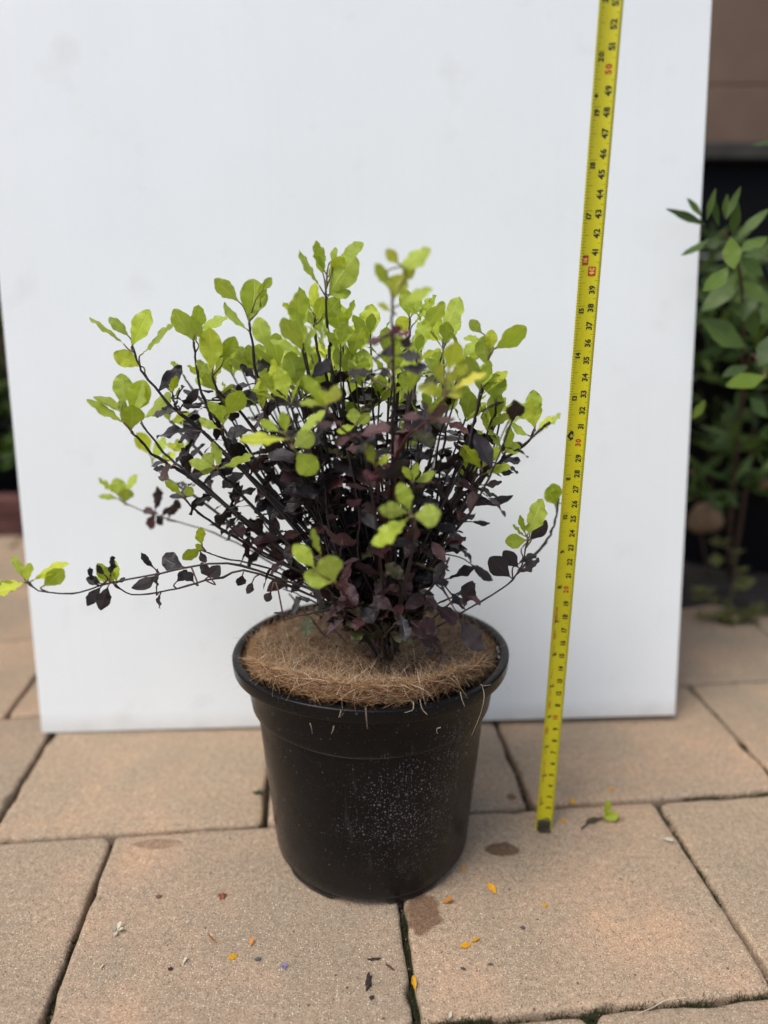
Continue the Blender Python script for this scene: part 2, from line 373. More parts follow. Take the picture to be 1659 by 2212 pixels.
uz = Vector((math.sin(skew), math.cos(skew) * math.sin(lean), math.cos(lean))); uz = (uz - ux * uz.dot(ux) * 0.5).normalized()
uy = uz.cross(ux).normalized()
BH, TH = 1.02, 0.008
bd = empty('white_backdrop_board', PL, 'tall white sheet board leaning upright behind the potted shrub', 'board')
bd.matrix_world = Matrix(((ux.x, uy.x, uz.x, PL.x), (ux.y, uy.y, uz.y, PL.y), (ux.z, uy.z, uz.z, PL.z + .0015), (0, 0, 0, 1)))
box('panel', 0, BW, .0008, TH - .0008, 0, BH, M_board, bd)
box('face_skin', -.0004, BW + .0004, -.0002, .0008, -.0004, BH, M_board, bd)
box('edge_strip', BW, BW + .0012, .0010, TH - .001, 0, BH, M_edge, bd); box('edge_strip', -.0012, 0, .0010, TH - .001, 0, BH, M_edge, bd)

# ------------------------------------------------------------------ pot
PX, PY = -0.0090, 0.434
def pot_material():
    t = NT('black_pot_plastic'); tc = t.n('TexCoord').outputs['Object']
    sp = t.n('SeparateXYZ'); t.l(tc, sp.inputs[0])
    def gauss(cx_, cz_, rx, rz):
        dx = t.math('DIVIDE', t.math('SUBTRACT', sp.outputs[0], cx_), rx); dz = t.math('DIVIDE', t.math('SUBTRACT', sp.outputs[2], cz_), rz)
        return t.math('SUBTRACT', 1.0, t.math('ADD', t.math('MULTIPLY', dx, dx), t.math('MULTIPLY', dz, dz)), clamp=True)
    front = t.math('LESS_THAN', sp.outputs[1], -0.01)
    mask = t.math('MULTIPLY', t.math('MAXIMUM', gauss(.028, .075, .055, .06), t.math('MULTIPLY', gauss(.055, .115, .03, .03), .9)), front)
    mask = t.math('MULTIPLY', mask, t.math('ADD', 0.25, t.math('MULTIPLY', t.noise(tc, 55, 3), 1.4)))
    c = t.ramp(t.noise(tc, 28, 5), [(0.3, (0.0035, 0.0035, 0.004)), (0.7, (0.006, 0.0058, 0.006))])
    # water marks: fine dots, streaks, dusty film
    for sc, st, thr, lo, k in ((520, 1.0, .34, .54, .75), (300, 1.0, .26, .74, .9), (800, 1.0, .40, .46, .5)):
        mp = t.n('Mapping'); mp.inputs['Scale'].default_value = (1, 1, .75); t.l(tc, mp.inputs[0])
        v = t.n('TexVoronoi'); v.inputs['Scale'].default_value = sc; t.l(mp.outputs[0], v.inputs['Vector'])
        s = t.n('SeparateColor'); t.l(v.outputs['Color'], s.inputs[0])
        dot = t.math('SUBTRACT', 1.0, t.math('DIVIDE', v.outputs['Distance'], thr), clamp=True)
        on = t.math('MULTIPLY', dot, t.math('GREATER_THAN', t.math('ADD', s.outputs[0], t.math('MULTIPLY', mask, .60)), lo + .42))
        base_on = t.math('MULTIPLY', dot, t.math('GREATER_THAN', s.outputs[0], .955))
        f = t.math('MULTIPLY', t.math('MAXIMUM', t.math('MULTIPLY', on, t.math('ADD', .25, mask)), t.math('MULTIPLY', base_on, .5)), k * .62, clamp=True)
        c = t.mix(f, c, (0.30, 0.32, 0.36))
    mp = t.n('Mapping'); mp.inputs['Scale'].default_value = (260, 260, 18); t.l(tc, mp.inputs[0])
    stv = t.math('MULTIPLY', t.math('SUBTRACT', t.noise(mp.outputs[0], 1.0, 3), .60, clamp=True), 2.2, clamp=True)
    c = t.mix(t.math('MULTIPLY', stv, t.math('MULTIPLY', mask, 0.5)), c, (0.25, 0.26, 0.29))
    mp2 = t.n('Mapping'); mp2.inputs['Scale'].default_value = (30, 30, 420); mp2.inputs['Rotation'].default_value = (0, .35, 0); t.l(tc, mp2.inputs[0])
    scr = t.math('MULTIPLY', t.math('SUBTRACT', t.noise(mp2.outputs[0], 1.0, 2), .70, clamp=True), 6.0, clamp=True)
    c = t.mix(t.math('MULTIPLY', scr, t.math('MULTIPLY', t.noise(tc, 22, 3), .35)), c, (0.16, 0.16, 0.17))
    dust = t.math('MULTIPLY', t.math('SUBTRACT', .05, sp.outputs[2], clamp=True), 3.0)
    c = t.mix(t.math('MULTIPLY', dust, t.noise(tc, 60, 5)), c, (0.13, 0.11, 0.09))
    film = t.math('MULTIPLY', t.math('SUBTRACT', t.noise(tc, 90, 6), .5, clamp=True), 0.02)
    c = t.mix(film, c, (0.2, 0.2, 0.21))
    # chalky line along the shoulder and lip
    for zc, wz in ((.1197, .0007), (.1478, .0004), (.0072, .0005)):
        ln = t.math('SUBTRACT', 1.0, t.math('DIVIDE', t.math('ABSOLUTE', t.math('SUBTRACT', sp.outputs[2], zc)), wz), clamp=True)
        c = t.mix(t.math('MULTIPLY', ln, t.math('MULTIPLY', t.noise(tc, 120, 4), 0.42)), c, (0.3, 0.3, 0.31))
    t.l(c, t.b.inputs['Base Color'])
    t.l(t.ramp(t.noise(tc, 40, 4), [(.3, (.22,) * 3), (.7, (.38,) * 3)]), t.b.inputs['Roughness'])
    t.b.inputs['Specular IOR Level'].default_value = 0.17
    t.bump(t.noise(tc, 650, 3), 0.25, 0.0005)
    return t.m
M_pot = pot_material()
ZB = 0.1515  # height where the body ends and the tilted rim plane is fully reached
RIMZ, TILT = 0.1555, math.tan(R(2.9))
def ring(r, z, a, w=None):
    """circle radius r at the base blending to the slightly oval tilted rim"""
    w = max(0.0, min(1.0, (z - 0.09) / 0.045)) if w is None else w
    ky = 1 - 0.072 * w
    x = r * math.cos(a); y = r * ky * math.sin(a)
    zz = z - TILT * y * w + 0.0009 * w * math.sin(3 * a + 1)
    return (x, y, zz)
pot = empty('plant_pot', (PX, PY, 0), 'black plastic nursery pot with a wide lip and whitish water marks, on the paving', 'plant pot')
NA = 144
def lathe(name, prof, mat, foot=False, par=pot, closed=False):
    V = []; F = []
    for j, (r, z) in enumerate(prof):
        for i in range(NA):
            a = 2 * math.pi * i / NA; zz = z
            if foot and z < 0.0068:
                s = math.cos(6 * (a - R(-90 + 24))); raise_ = max(0, min(1, (0.05 - s) / 0.25))
                zz = z + raise_ * 0.0062 * (1 - z / 0.0068)
            V.append(ring(r, zz, a))
    for j in range(len(prof) - 1):
        for i in range(NA):
            i2 = (i + 1) % NA; F.append((j * NA + i, j * NA + i2, (j + 1) * NA + i2, (j + 1) * NA + i))
    return link(name, pymesh(name, V, F), mat, par)
body = [(.030, .0045), (.060, .0050), (.0660, .0048), (.0668, .0002), (.0694, .0001), (.0703, .0014), (.0709, .0040), (.0713, .0066), (.0710, .0070), (.0713, .0075), (.0720, .015)]
for k in range(1, 9): body.append((.0720 + (.0795 - .0720) * k / 8, .015 + (.1180 - .015) * k / 8))
body += [(.0796, .1186), (.0800, .1190), (.0818, .1192), (.0827, .1194), (.0831, .1199), (.0834, .122), (.0848, .132), (.0862, .142), (.0872, .1455)]
lathe('body', body, M_pot, True)
lip = [(.0872, .1456), (.0915, .1462), (.0930, .1466), (.0938, .1468), (.0940, .1473), (.0943, .1500), (.0945, .1540), (.0944, .1548), (.0940, .1553), (.0932, .1556), (.0918, .1559), (.0896, .1557), (.0888, .1550), (.0880, .1520), (.0862, .1455)]
lathe('rim', lip, M_pot)
inner = [(.0861, .1454), (.0835, .132), (.0800, .1195), (.0780, .1100)]
lathe('inner_wall', inner, M_pot)
# scattered water drops on the inside of the rim, right side
V = []; F = []
for _ in range(16):
    a = R(random.uniform(-14, 8)); c = ring(.0885 - random.uniform(0, .001), .1535 - random.uniform(0, .005), a)
    pebble(c, random.uniform(.0005, .0011))
M_drop = simple('chalk_spot', (.7, .72, .72), .4, .1)
link('water_mark', pymesh('water_mark', V, F), M_drop, pot)['kind'] = 'stuff'
# compost below the mat
V = [(0, 0, .1385)] + [ring(.0835, .1385, 2 * math.pi * i / 60) for i in range(60)]
compost = link('compost', pymesh('compost', V, [(0, 1 + i, 1 + (i + 1) % 60) for i in range(60)]), M_soil); compost.location = (PX, PY, 0)
compost['kind'] = 'stuff'

# ------------------------------------------------------------------ coir mat
mat_o = empty('coir_mat', (PX, PY, 0), 'round shaggy brown coconut fibre mat covering the top of the black pot', 'mat')
def coir_material(k=1.0, tint=(1, 1, 1)):
    t = NT('coir_fibre'); g = t.n('NewGeometry'); r = g.outputs['Random Per Island']
    c = t.ramp(r, [(0.0, (0.15, 0.075, 0.03)), (0.3, (0.30, 0.165, 0.075)), (0.65, (0.48, 0.32, 0.18)), (0.9, (0.62, 0.47, 0.30)), (1.0, (0.78, 0.66, 0.48))])
    c = t.mix(1.0, c, tuple(k * q for q in tint), 'MULTIPLY')
    t.l(c, t.b.inputs['Base Color']); t.b.inputs['Roughness'].default_value = 0.6; t.b.inputs['Specular IOR Level'].default_value = .35
    return t.m
M_coir = coir_material(1.18, (1, 1.02, 1.04))
M_coirbase = simple('coir_base', (0.10, 0.058, 0.032), 0.95, 0.5, 130, 1.0, 500)
def mat_r(a):      # ragged radius of the mat
    return 0.0848 + .0019 * math.sin(3 * a + .5) + .0009 * math.sin(7 * a) + .0006 * math.sin(13 * a + 2) - (0.004 * max(0, math.cos(a - R(-28))) ** 12)
def mat_top(x, y):
    rr = math.hypot(x, y / .93) / .0845
    front = max(0, -y / .08)
    fs = min(1.0, max(0.0, (math.hypot(x * .75, y) * (-y > 0) * min(1, -y / .03) - .050) / .022)); fs = fs * fs * (3 - 2 * fs)
    return .1508 + .0120 * fs - .0035 * min(1, max(0, (-y - .02) / .03)) * (1 - fs) - TILT * y + .0052 * rr ** 3 * (0.30 + front * .85) - .0016 * math.exp(-((x - .008) ** 2 + (y + .02) ** 2) / .0008) + .0008 * math.sin(60 * x + 40 * y) + 0.0005 * math.sin(150 * y - 90 * x)
V = []; F = []; NR, NC = 22, 96
for j in range(NR):
    for i in range(NC):
        a = 2 * math.pi * i / NC; r = mat_r(a) * (j + .3) / (NR - .7); x, y = r * math.cos(a), r * .93 * math.sin(a)
        V.append((x, y, mat_top(x, y) - .0004 + random.uniform(-.0004, .0004) - (.002 if j == NR - 1 else 0)))
for i in range(NC):
    a = 2 * math.pi * i / NC; r = mat_r(a) * .985; x, y = r * math.cos(a), r * .93 * math.sin(a); V.append((x, y, mat_top(x, y) - .0075 - .0045 * max(0, -math.sin(a))))
V.append((0, 0, .1375 + .012))
for j in range(NR):
    for i in range(NC):
        i2 = (i + 1) % NC; F.append((j * NC + i, j * NC + i2, (j + 1) * NC + i2, (j + 1) * NC + i))
F.append(tuple(range(NC)))
link('mat_core', pymesh('mat_core', V, F), M_coirbase, mat_o)
# surface strands
N = 15000
a = rng.uniform(0, 2 * np.pi, N); rr = np.sqrt(rng.uniform(0, 1, N)) * np.array([mat_r(q) for q in a]) * 1.0
S = np.stack([rr * np.cos(a), rr * .93 * np.sin(a), np.zeros(N)], 1); S[:, 2] = [mat_top(x, y) - .0008 for x, y, _ in S]
upf = rng.uniform(-.2, 1.0, N) ** 2 * 1.6; th = rng.uniform(0, 2 * np.pi, N)
D = np.stack([np.cos(th), np.sin(th), upf], 1)
V1, F1 = fibres(S, D, rng.uniform(.004, .013, N), rng.normal(size=(N, 3)) * [.45, .45, .3] - [0, 0, .30], rng.uniform(.00008, .00017, N))
# cut edge strands: packed, mostly running round the rim, some sticking out and down
N = 13000
a = rng.uniform(0, 2 * np.pi, N); fr = rng.uniform(0, 1, N)
rad = np.array([mat_r(q) for q in a]) * rng.uniform(.965, 1.008, N)
S2 = np.stack([rad * np.cos(a), rad * .93 * np.sin(a), np.zeros(N)], 1); S2[:, 2] = [mat_top(x, y) for x, y, _ in S2]; S2[:, 2] -= fr * (.0075 + .0045 * np.clip(-np.sin(a), 0, 1))
sg = rng.choice([-1, 1], N)
tan = np.stack([-np.sin(a) * sg, np.cos(a) * sg, rng.normal(0, .28, N)], 1); outw = np.stack([np.cos(a), np.sin(a), np.zeros(N)], 1)
D2 = tan + outw * rng.normal(.04, .32, N)[:, None]
V2, F2 = fibres(S2, D2, rng.uniform(.003, .012, N), rng.normal(size=(N, 3)) * .35 - outw * .22, rng.uniform(.00007, .00014, N))
# wild ones: upright whiskers and ones poking out of the edge
N = 1100
a = rng.uniform(0, 2 * np.pi, N); rr = np.sqrt(rng.uniform(.05, 1, N)) * .083
S3 = np.stack([rr * np.cos(a), rr * .93 * np.sin(a), np.zeros(N)], 1); S3[:, 2] = [mat_top(x, y) - .001 for x, y, _ in S3]
D3 = rng.normal(size=(N, 3)) * [.45, .45, .2] + [0, 0, 1]
V3, F3 = fibres(S3, D3, rng.uniform(.006, .017, N), rng.normal(size=(N, 3)) * .35, rng.uniform(.00007, .00014, N))
N = 260
a = rng.uniform(0, 2 * np.pi, N); rad = np.array([mat_r(q) for q in a]) * .99
S4 = np.stack([rad * np.cos(a), rad * .93 * np.sin(a), np.zeros(N)], 1); S4[:, 2] = [mat_top(x, y) for x, y, _ in S4]; S4[:, 2] -= rng.uniform(.001, .008, N)
D4 = np.stack([np.cos(a), np.sin(a), rng.normal(-.2, .4, N)], 1) + rng.normal(size=(N, 3)) * .5
V4, F4 = fibres(S4, D4, rng.uniform(.003, .009, N), rng.normal(size=(N, 3)) * .3 - [0, 0, .35], rng.uniform(.00007, .00013, N))
VV = []; FF = []; off = 0
for v, f in ((V1, F1), (V2, F2), (V3, F3), (V4, F4)): VV.append(v); FF.append(f + off); off += len(v)
M_coir2 = coir_material(.9, (1.0, .87, .74)); M_coir2.name = 'coir_cut_edge'
FFv = np.vstack(FF); mem = pymesh('coir_strands', np.vstack(VV), FFv); co = link('coir_strands', mem, M_coir, mat_o); mem.materials.append(M_coir2); co['kind'] = 'stuff'
idx = np.zeros(len(FFv), dtype=np.int32); idx[len(F1):len(F1) + len(F2)] = 1; mem.polygons.foreach_set('material_index', idx)
M_straw = simple('pale_strand', (0.55, 0.46, 0.33), 0.6, 0.25, 90)
def zc(x0, y0, s): return lambda x, y: ((x0 + x * s) / 1.8228, (y0 + y * s) / 1.8228)
Z7 = zc(900, 2300, .6932)
FRONT_Y = PY - .0945 * .928
def strand(name, pts, Ys, r, mat, par, n=14):
    P = [at(*p, Y) for p, Y in zip(pts, Ys)]
    V, F = tube(spline(P, n), np.linspace(r, r * .5, n), 4); o = link(name, pymesh(name, V, F), mat); 
    if par: parent_keep(o, par); o.parent = par
    return o
for pts, Ys in (
    ([(1440, 575), (1452, 640), (1430, 740), (1380, 862)], (.372, .362, .362, .366)),
    ([(180, 605), (140, 622), (92, 642)], (.388, .383, .378)),
    ([(1072, 490), (1085, 560), (1120, 692)], (.352, .343, .338)),
    ([(1087, 655), (1100, 710), (1130, 742)], (.345, .340, .338)),
    ([(1316, 612), (1326, 655), (1342, 696)], (.356, .351, .349)),
    ([(1430, 570), (1450, 577), (1488, 572)], (.372, .368, .366)),
    ([(1050, 668), (1046, 712), (1000, 730)], (.345, .340, .339)),
    ([(1044, 325), (1055, 400), (1062, 500)], (.400, .392, .380)),
    ([(365, 355), (350, 420), (343, 480)], (.420, .412, .405)),
    ([(462, 790), (470, 815), (476, 850)], (.3385, .3383, .3390)),
    ([(598, 805), (592, 830), (583, 852)], (.3370, .3371, .3380)),
    ([(1205, 815), (1185, 820), (1182, 840), (1190, 850)], (.3425, .3425, .343, .3435)),
    ([(640, 715), (632, 740), (628, 758)], (.343, .340, .339))):
    strand('loose_strand', [Z7(*p) for p in pts], Ys, .00016, M_straw, mat_o)
strand('loose_twig', [Z7(779, 700), Z7(783, 760), Z7(789, 822)], (.343, .3385, .3375), .0005, simple('twig', (.13, .085, .055), .8, .3, 200), mat_o)

# ------------------------------------------------------------------ leaf meshes
def leaf_mesh(name, kind, seed, mat):
    r = random.Random(seed); NL, NW = (22, 6)
    V = []; UV = []
    ph = [r.uniform(0, 6.28) for _ in range(6)]
    if kind == 'lime': wav, curl, cup, fr = r.uniform(.016, .042), r.uniform(-.22, .28), r.uniform(.05, .22), r.uniform(2.2, 3.4)
    elif kind == 'dark': wav, curl, cup, fr = r.uniform(.045, .075), r.uniform(-.30, .12), r.uniform(.0, .22), r.uniform(1.8, 2.6)
    elif kind == 'smooth': wav, curl, cup, fr = r.uniform(.012, .028), r.uniform(-.25, .15), r.uniform(.05, .25), r.uniform(1.6, 2.4)
    else: wav, curl, cup, fr = .012, r.uniform(-.15, .3), r.uniform(.05, .2), 2.0
    wmax = {'lime': r.uniform(.25, .30), 'dark': r.uniform(.23, .28), 'smooth': r.uniform(.23, .28), 'back': .15}[kind]
    pk = {'lime': r.uniform(.52, .58), 'dark': r.uniform(.48, .56), 'smooth': r.uniform(.48, .56), 'back': .42}[kind]; pw = {'lime': r.uniform(.56, .74), 'dark': r.uniform(.60, .78), 'smooth': r.uniform(.60, .78), 'back': .78}[kind]
    bend = r.uniform(-.05, .05)
    for j in range(NL + 1):
        t = .5 - .5 * math.cos(math.pi * j / NL); t = .45 * t + .55 * j / NL; tt = 0.07
        if t < tt: w = .020 + .018 * (t / tt)
        else:
            q = (t - tt) / (1 - tt)
            w = math.sin(math.pi * q ** (math.log(.5) / math.log(pk))) ** pw if q < 1 else 0
            w = .036 * (1 - q) + w * wmax * min(1, .40 + q * 1.6) if q < 1 else .004
            w += {'lime': .006, 'dark': .009, 'smooth': .004, 'back': 0}[kind] * math.sin(2 * math.pi * (fr + 1.3) * q + ph[4]) * (q > .15) * (q < .93) + (r.uniform(-.0012, .0012) if kind == 'lime' else r.uniform(-.0012, .0012) if kind == 'dark' else 0) * (q > .15) * (q < .9)
        for i in range(NW + 1):
            s = (i / NW) * 2 - 1
            side = 0 if s < 0 else 1
            e = abs(s) ** 1.7
            z = wav * e * math.sin(2 * math.pi * fr * t + ph[side]) * min(1, max(0, (t - .12) * 5)) + wav * .5 * e * math.sin(2 * math.pi * fr * 2.1 * t + ph[2 + side])
            z = z * (.8 if kind != 'lime' else 1) + cup * abs(s) * w * 1.0 + curl * (t ** 2)
            V.append((s * w + bend * math.sin(math.pi * t) , t - abs(curl) * .2 * t * t, z)); UV.append((i / NW, t))
    F = [(j * (NW + 1) + i, j * (NW + 1) + i + 1, (j + 1) * (NW + 1) + i + 1, (j + 1) * (NW + 1) + i) for j in range(NL) for i in range(NW)]
    me = pymesh(name, V, F); uvl = me.uv_layers.new(name='UVMap')
    for lp in me.loops: uvl.data[lp.index].uv = UV[lp.vertex_index]
    me.materials.append(mat); return me
LIME = [leaf_mesh('young_leaf', 'lime', 10 + k, M_lime) for k in range(10)]
YEL = [leaf_mesh('young_leaf', 'lime', 40 + k, M_yel) for k in range(4)]
DARK = [leaf_mesh('leaf', 'dark' if k % 3 else 'smooth', 60 + k, M_dark) for k in range(12)]
MAR = [leaf_mesh('leaf', 'smooth' if k % 3 else 'dark', 80 + k, M_mar) for k in range(6)]
OLI = [leaf_mesh('leaf', 'dark', 120 + k, M_olive) for k in range(4)]
PINK = [leaf_mesh('leaf', 'dark', 95 + k, M_pink) for k in range(2)]
BACK = [leaf_mesh('leaf', 'back', 100 + k, M_green) for k in range(5)]
M_bgreen = leaf_mat('back_bright_leaf', (0.15, 0.24, 0.02), (0.15, 0.22, 0.04), 0.2, 0.38, 0.3)
BLIME = [leaf_mesh('leaf', 'back', 110 + k, M_bgreen) for k in range(2)]
CAMP = Vector((0, 0, CAMH))
LEAVES = []       # (mesh, matrix, approximate size in view, kind)
PXB = []
def add_leaf(mesh, base, d, nrm, L, W, kind):
    """mesh y axis along d, z axis near nrm; W scales width relative to the natural proportion"""
    d = d.normalized(); x = d.cross(nrm)
    if x.length < 1e-4: x = d.cross(Vector((.3, .5, .8)))
    x.normalize(); z = x.cross(d).normalized()
    M = Matrix(((x.x * W, d.x * L, z.x * L, base.x), (x.y * W, d.y * L, z.y * L, base.y), (x.z * W, d.z * L, z.z * L, base.z), (0, 0, 0, 1)))
    mid = base + d * L * .5; LEAVES.append((mesh, M, L * W / max(.05, (mid - CAMP).length) ** 2, kind))
def px_leaf(bx, by, tx, ty, w, Y, meshes, kind='young', lean=None):
    """leaf traced by base and tip in the view, with its own depth, size and turn"""
    b = at(bx, by, Y); m = mpp(b); Lp = math.hypot(tx - bx, ty - by)
    dy = (random.uniform(-.35, .25) if lean is None else lean) * Lp * m
    tpt = at(tx, ty, Y + dy); d = tpt - b; L = d.length
    nat = .60 * Lp
    view = (CAMP - b).normalized(); side = 1
    if w < nat: ph = math.acos(max(.16, w / nat)); W = L * max(.9, min(1.1, 1.0))
    else: ph = random.uniform(0, .3); W = L * min(1.7, w / nat)
    ph *= random.choice((-1, 1))
    q = Matrix.Rotation(ph, 3, d.normalized()); n = q @ view
    if n.z < -0.1 and abs(ph) > .5: n = Matrix.Rotation(-ph, 3, d.normalized()) @ view
    # most young leaves stand up, so the viewer sees the pale underside of those leaning towards us
    if random.random() < (.6 if dy < 0 else .15): n = -n
    add_leaf(random.choice(meshes), b, d, n, L * 1.03, W, kind); PXB.append((b, d.normalized(), kind))

# ------------------------------------------------------------------ shrub skeleton
shrub = empty('potted_shrub', (0.004, 0.405, .153), 'bushy shrub with lime green tips over dark purple leaves, growing in the black pot', 'shrub')
BASE = onz(836, 1448, .1525)
R1 = lambda x, y: (164.6 + .3307 * x, 466.3 + .3307 * y)
R2 = lambda x, y: (658.3 + .3638 * x, 466.3 + .3638 * y)
R3 = lambda x, y: (0 + .3638 * x, 987.5 + .3638 * y)
R4 = lambda x, y: (548.6 + .3968 * x, 932.6 + .3968 * y)
STEMS = []
def stem(path, r0, r1, mat=None):
    path = np.array(path); path[2:-2] += rng.normal(0, .00028, path[2:-2].shape)
    STEMS.append((path, r0, r1, mat or M_stem))
def hub(dx, dy):   # where shoots leave the short trunk
    return BASE + Vector((.010 * dx + random.uniform(-.003, .003), .012 * dy + random.uniform(-.003, .003), random.uniform(.014, .046)))
def run(points, Ys, to_base=True, r=.00095, mat=None, n=26):
    """points from tip downwards in the view; Ys their depths in metres"""
    P = [at(*p, Y) for p, Y in zip(points, Ys)]
    if to_base:
        e = P[-1]; h = hub((e.x - BASE.x) / .1, (e.y - BASE.y) / .1)
        m = e.lerp(h, .5) + Vector((0, 0, -.004)) + Vector((e.x - h.x, e.y - h.y, 0)) * -.10
        P += [m, h, BASE.lerp(h, .45)]
    path = spline(P, n); stem(path, r * .62, r * (1.55 if to_base else 1.1), mat); return path
C = PY - .004
def cluster(Rg, dY, stems, leaves, meshes=None, to_base=True, mat=None, dark=1.0, r=.00095):
    """one shoot: its stem points (tip first) and the leaves seen at its tip"""
    pts = [Rg(*p) for p in stems]; Y0 = C + dY
    n = len(pts); Ys = [Y0 + (C - Y0) * .55 * (i / max(1, n - 1)) ** 1.3 for i in range(n)]
    path = run(pts, Ys, to_base, r, mat)
    bx, by = stems[0]
    for lf in leaves:
        if len(lf) == 3: a = Rg(bx, by); b = Rg(lf[0], lf[1]); w = lf[2]
        else: a = Rg(lf[0], lf[1]); b = Rg(lf[2], lf[3]); w = lf[4]
        k = abs(Rg(1, 0)[0] - Rg(0, 0)[0])
        px_leaf(*a, *b, w * k, Y0 + random.uniform(-.003, .003), meshes or LIME)
    return path
PATHS = []
def CL(*a, **k):
    p = cluster(*a, **k); PATHS.append((p, k.get('dark', 1.0))); return p
Y = YEL + LIME[:2]
# --- upper left of the crown
CL(R1, -.005, [(368, 850), (415, 985), (480, 1080), (620, 1245), (690, 1300), (890, 1470)], [(318, 845, 125, 625, 40), (345, 790, 235, 645, 80), (365, 850, 458, 610, 125), (430, 905, 635, 730, 45), (425, 985, 248, 900, 130)])
CL(R1, -.03, [(350, 1395), (400, 1450), (470, 1530), (610, 1630), (760, 1720)], [(300, 1240, 300, 1030, 140), (300, 1300, 300, 1190, 65), (350, 1300, 450, 1080, 150), (300, 1290, 120, 1160, 70), (310, 1350, 60, 1218, 75), (360, 1395, 365, 1235, 160), (330, 1310, 470, 1100, 90)])
CL(R1, .01, [(420, 1350), (520, 1480), (640, 1610), (760, 1700)], [(440, 1320, 640, 1180, 90)])
CL(R1, .01, [(765, 815), (780, 950), (808, 1120), (860, 1250), (960, 1440)], [(765, 815, 650, 600, 135), (780, 760, 815, 582, 95), (800, 745, 965, 645, 55), (790, 830, 720, 680, 70)])
CL(R1, -.025, [(887, 1050), (930, 1150), (990, 1200), (1130, 1350)], [(887, 1010, 870, 730, 165), (960, 950, 1035, 790, 120), (880, 1030, 780, 950, 65), (950, 920, 1040, 870, 80), (850, 830, 720, 675, 75)])
CL(R1, -.012, [(1130, 690), (1150, 830), (1185, 1050), (1240, 1220), (1280, 1400)], [(1130, 680, 1165, 408, 190), (1060, 560, 915, 400, 115), (1120, 745, 955, 585, 55), (1215, 490, 1275, 405, 65), (1200, 560, 1210, 430, 60)])
CL(R1, .02, [(1165, 1010), (1190, 1100), (1230, 1250), (1280, 1420)], [(1150, 1000, 1005, 925, 125), (1160, 1000, 1040, 815, 60), (1170, 980, 1300, 820, 100), (1165, 1000, 1120, 850, 100), (1180, 960, 1200, 840, 80)])
CL(R1, .0, [(630, 1165), (650, 1245), (720, 1330), (900, 1480)], [(630, 1160, 638, 1036, 58), (620, 1150, 565, 1085, 28), (640, 1180, 690, 1130, 20)])
CL(R1, .05, [(700, 1040), (745, 1110), (850, 1250), (1000, 1450)], [(700, 1040, 630, 940, 45)])
CL(R1, -.03, [(955, 1370), (960, 1430), (1000, 1540), (1080, 1640)], [(950, 1330, 868, 1210, 75), (980, 1300, 1085, 1150, 120), (960, 1370, 950, 1240, 95), (930, 1390, 800, 1335, 65)])
CL(R1, -.075, [(1410, 1475), (1430, 1530), (1500, 1660)], [(1380, 1460, 1068, 1480, 95), (1330, 1410, 1198, 1355, 65), (1370, 1420, 1345, 1280, 85), (1440, 1430, 1612, 1265, 65), (1420, 1510, 1555, 1420, 135), (1440, 1540, 1570, 1680, 160)])
CL(R1, -.035, [(930, 1655), (980, 1720), (1060, 1800)], [(925, 1640, 912, 1470, 70), (900, 1640, 740, 1600, 85), (940, 1650, 1150, 1570, 55), (900, 1630, 830, 1560, 100), (910, 1650, 800, 1650, 80)])
CL(R1, .07, [(500, 1620), (600, 1720), (800, 1850)], [(480, 1560, 395, 1420, 110), (500, 1600, 560, 1440, 70), (520, 1620, 650, 1560, 60)])
CL(R1, .045, [(700, 1560), (740, 1640), (820, 1760)], [(700, 1550, 765, 1460, 45), (700, 1555, 660, 1455, 60), (705, 1550, 600, 1480, 50)])
CL(R1, .045, [(620, 1340), (700, 1440), (860, 1600)], [(620, 1340, 760, 1300, 90), (610, 1340, 580, 1270, 50), (640, 1350, 820, 1330, 80)])
# --- top
CL(R2, -.01, [(125, 440), (130, 600), (150, 750), (160, 900)], [(145, 470, 285, 245, 175), (118, 330, 50, 158, 80), (165, 280, 176, 182, 45), (205, 250, 352, 170, 80), (90, 420, -25, 200, 50), (140, 470, 275, 440, 70), (110, 350, 85, 240, 60), (150, 350, 240, 240, 90)])
CL(R2, .0, [(60, 600), (60, 680), (90, 860), (140, 1000)], [(60, 590, 45, 398, 70), (50, 580, -30, 420, 55), (70, 620, 110, 480, 90), (100, 610, 195, 490, 110), (60, 650, -10, 560, 60)])
CL(R2, -.085, [(520, 490), (520, 650), (530, 950), (520, 1350), (520, 1600)], [(500, 430, 415, 285, 80), (570, 400, 660, 298, 85), (530, 490, 585, 350, 150), (560, 290, 485, 200, 70), (545, 310, 755, 215, 110), (560, 530, 755, 440, 75), (515, 570, 435, 520, 35)], meshes=Y, dark=.45)
CL(R2, .02, [(625, 610), (620, 690), (600, 790), (560, 900)], [(620, 600, 590, 440, 100), (630, 600, 700, 480, 70), (650, 640, 800, 490, 65), (600, 700, 562, 600, 100)])
CL(R2, .055, [(820, 735), (825, 850), (820, 1000), (800, 1200)], [(820, 730, 915, 485, 115), (815, 710, 738, 560, 90), (830, 740, 700, 690, 60)])
CL(R2, -.02, [(1078, 895), (1060, 1000), (1010, 1200), (960, 1350)], [(1078, 890, 1058, 710, 125), (1128, 790, 1295, 652, 115), (1055, 700, 982, 620, 72), (1050, 740, 945, 715, 40), (1100, 800, 1110, 680, 80)])
CL(R2, -.02, [(1135, 1110), (1130, 1195), (1090, 1300), (1000, 1450)], [(1130, 1100, 1125, 940, 145), (1085, 995, 1198, 910, 60), (1140, 1090, 1180, 950, 80)])
CL(R2, -.0, [(1145, 1170), (1120, 1280), (1050, 1400)], [(1145, 1165, 1305, 1095, 38)])
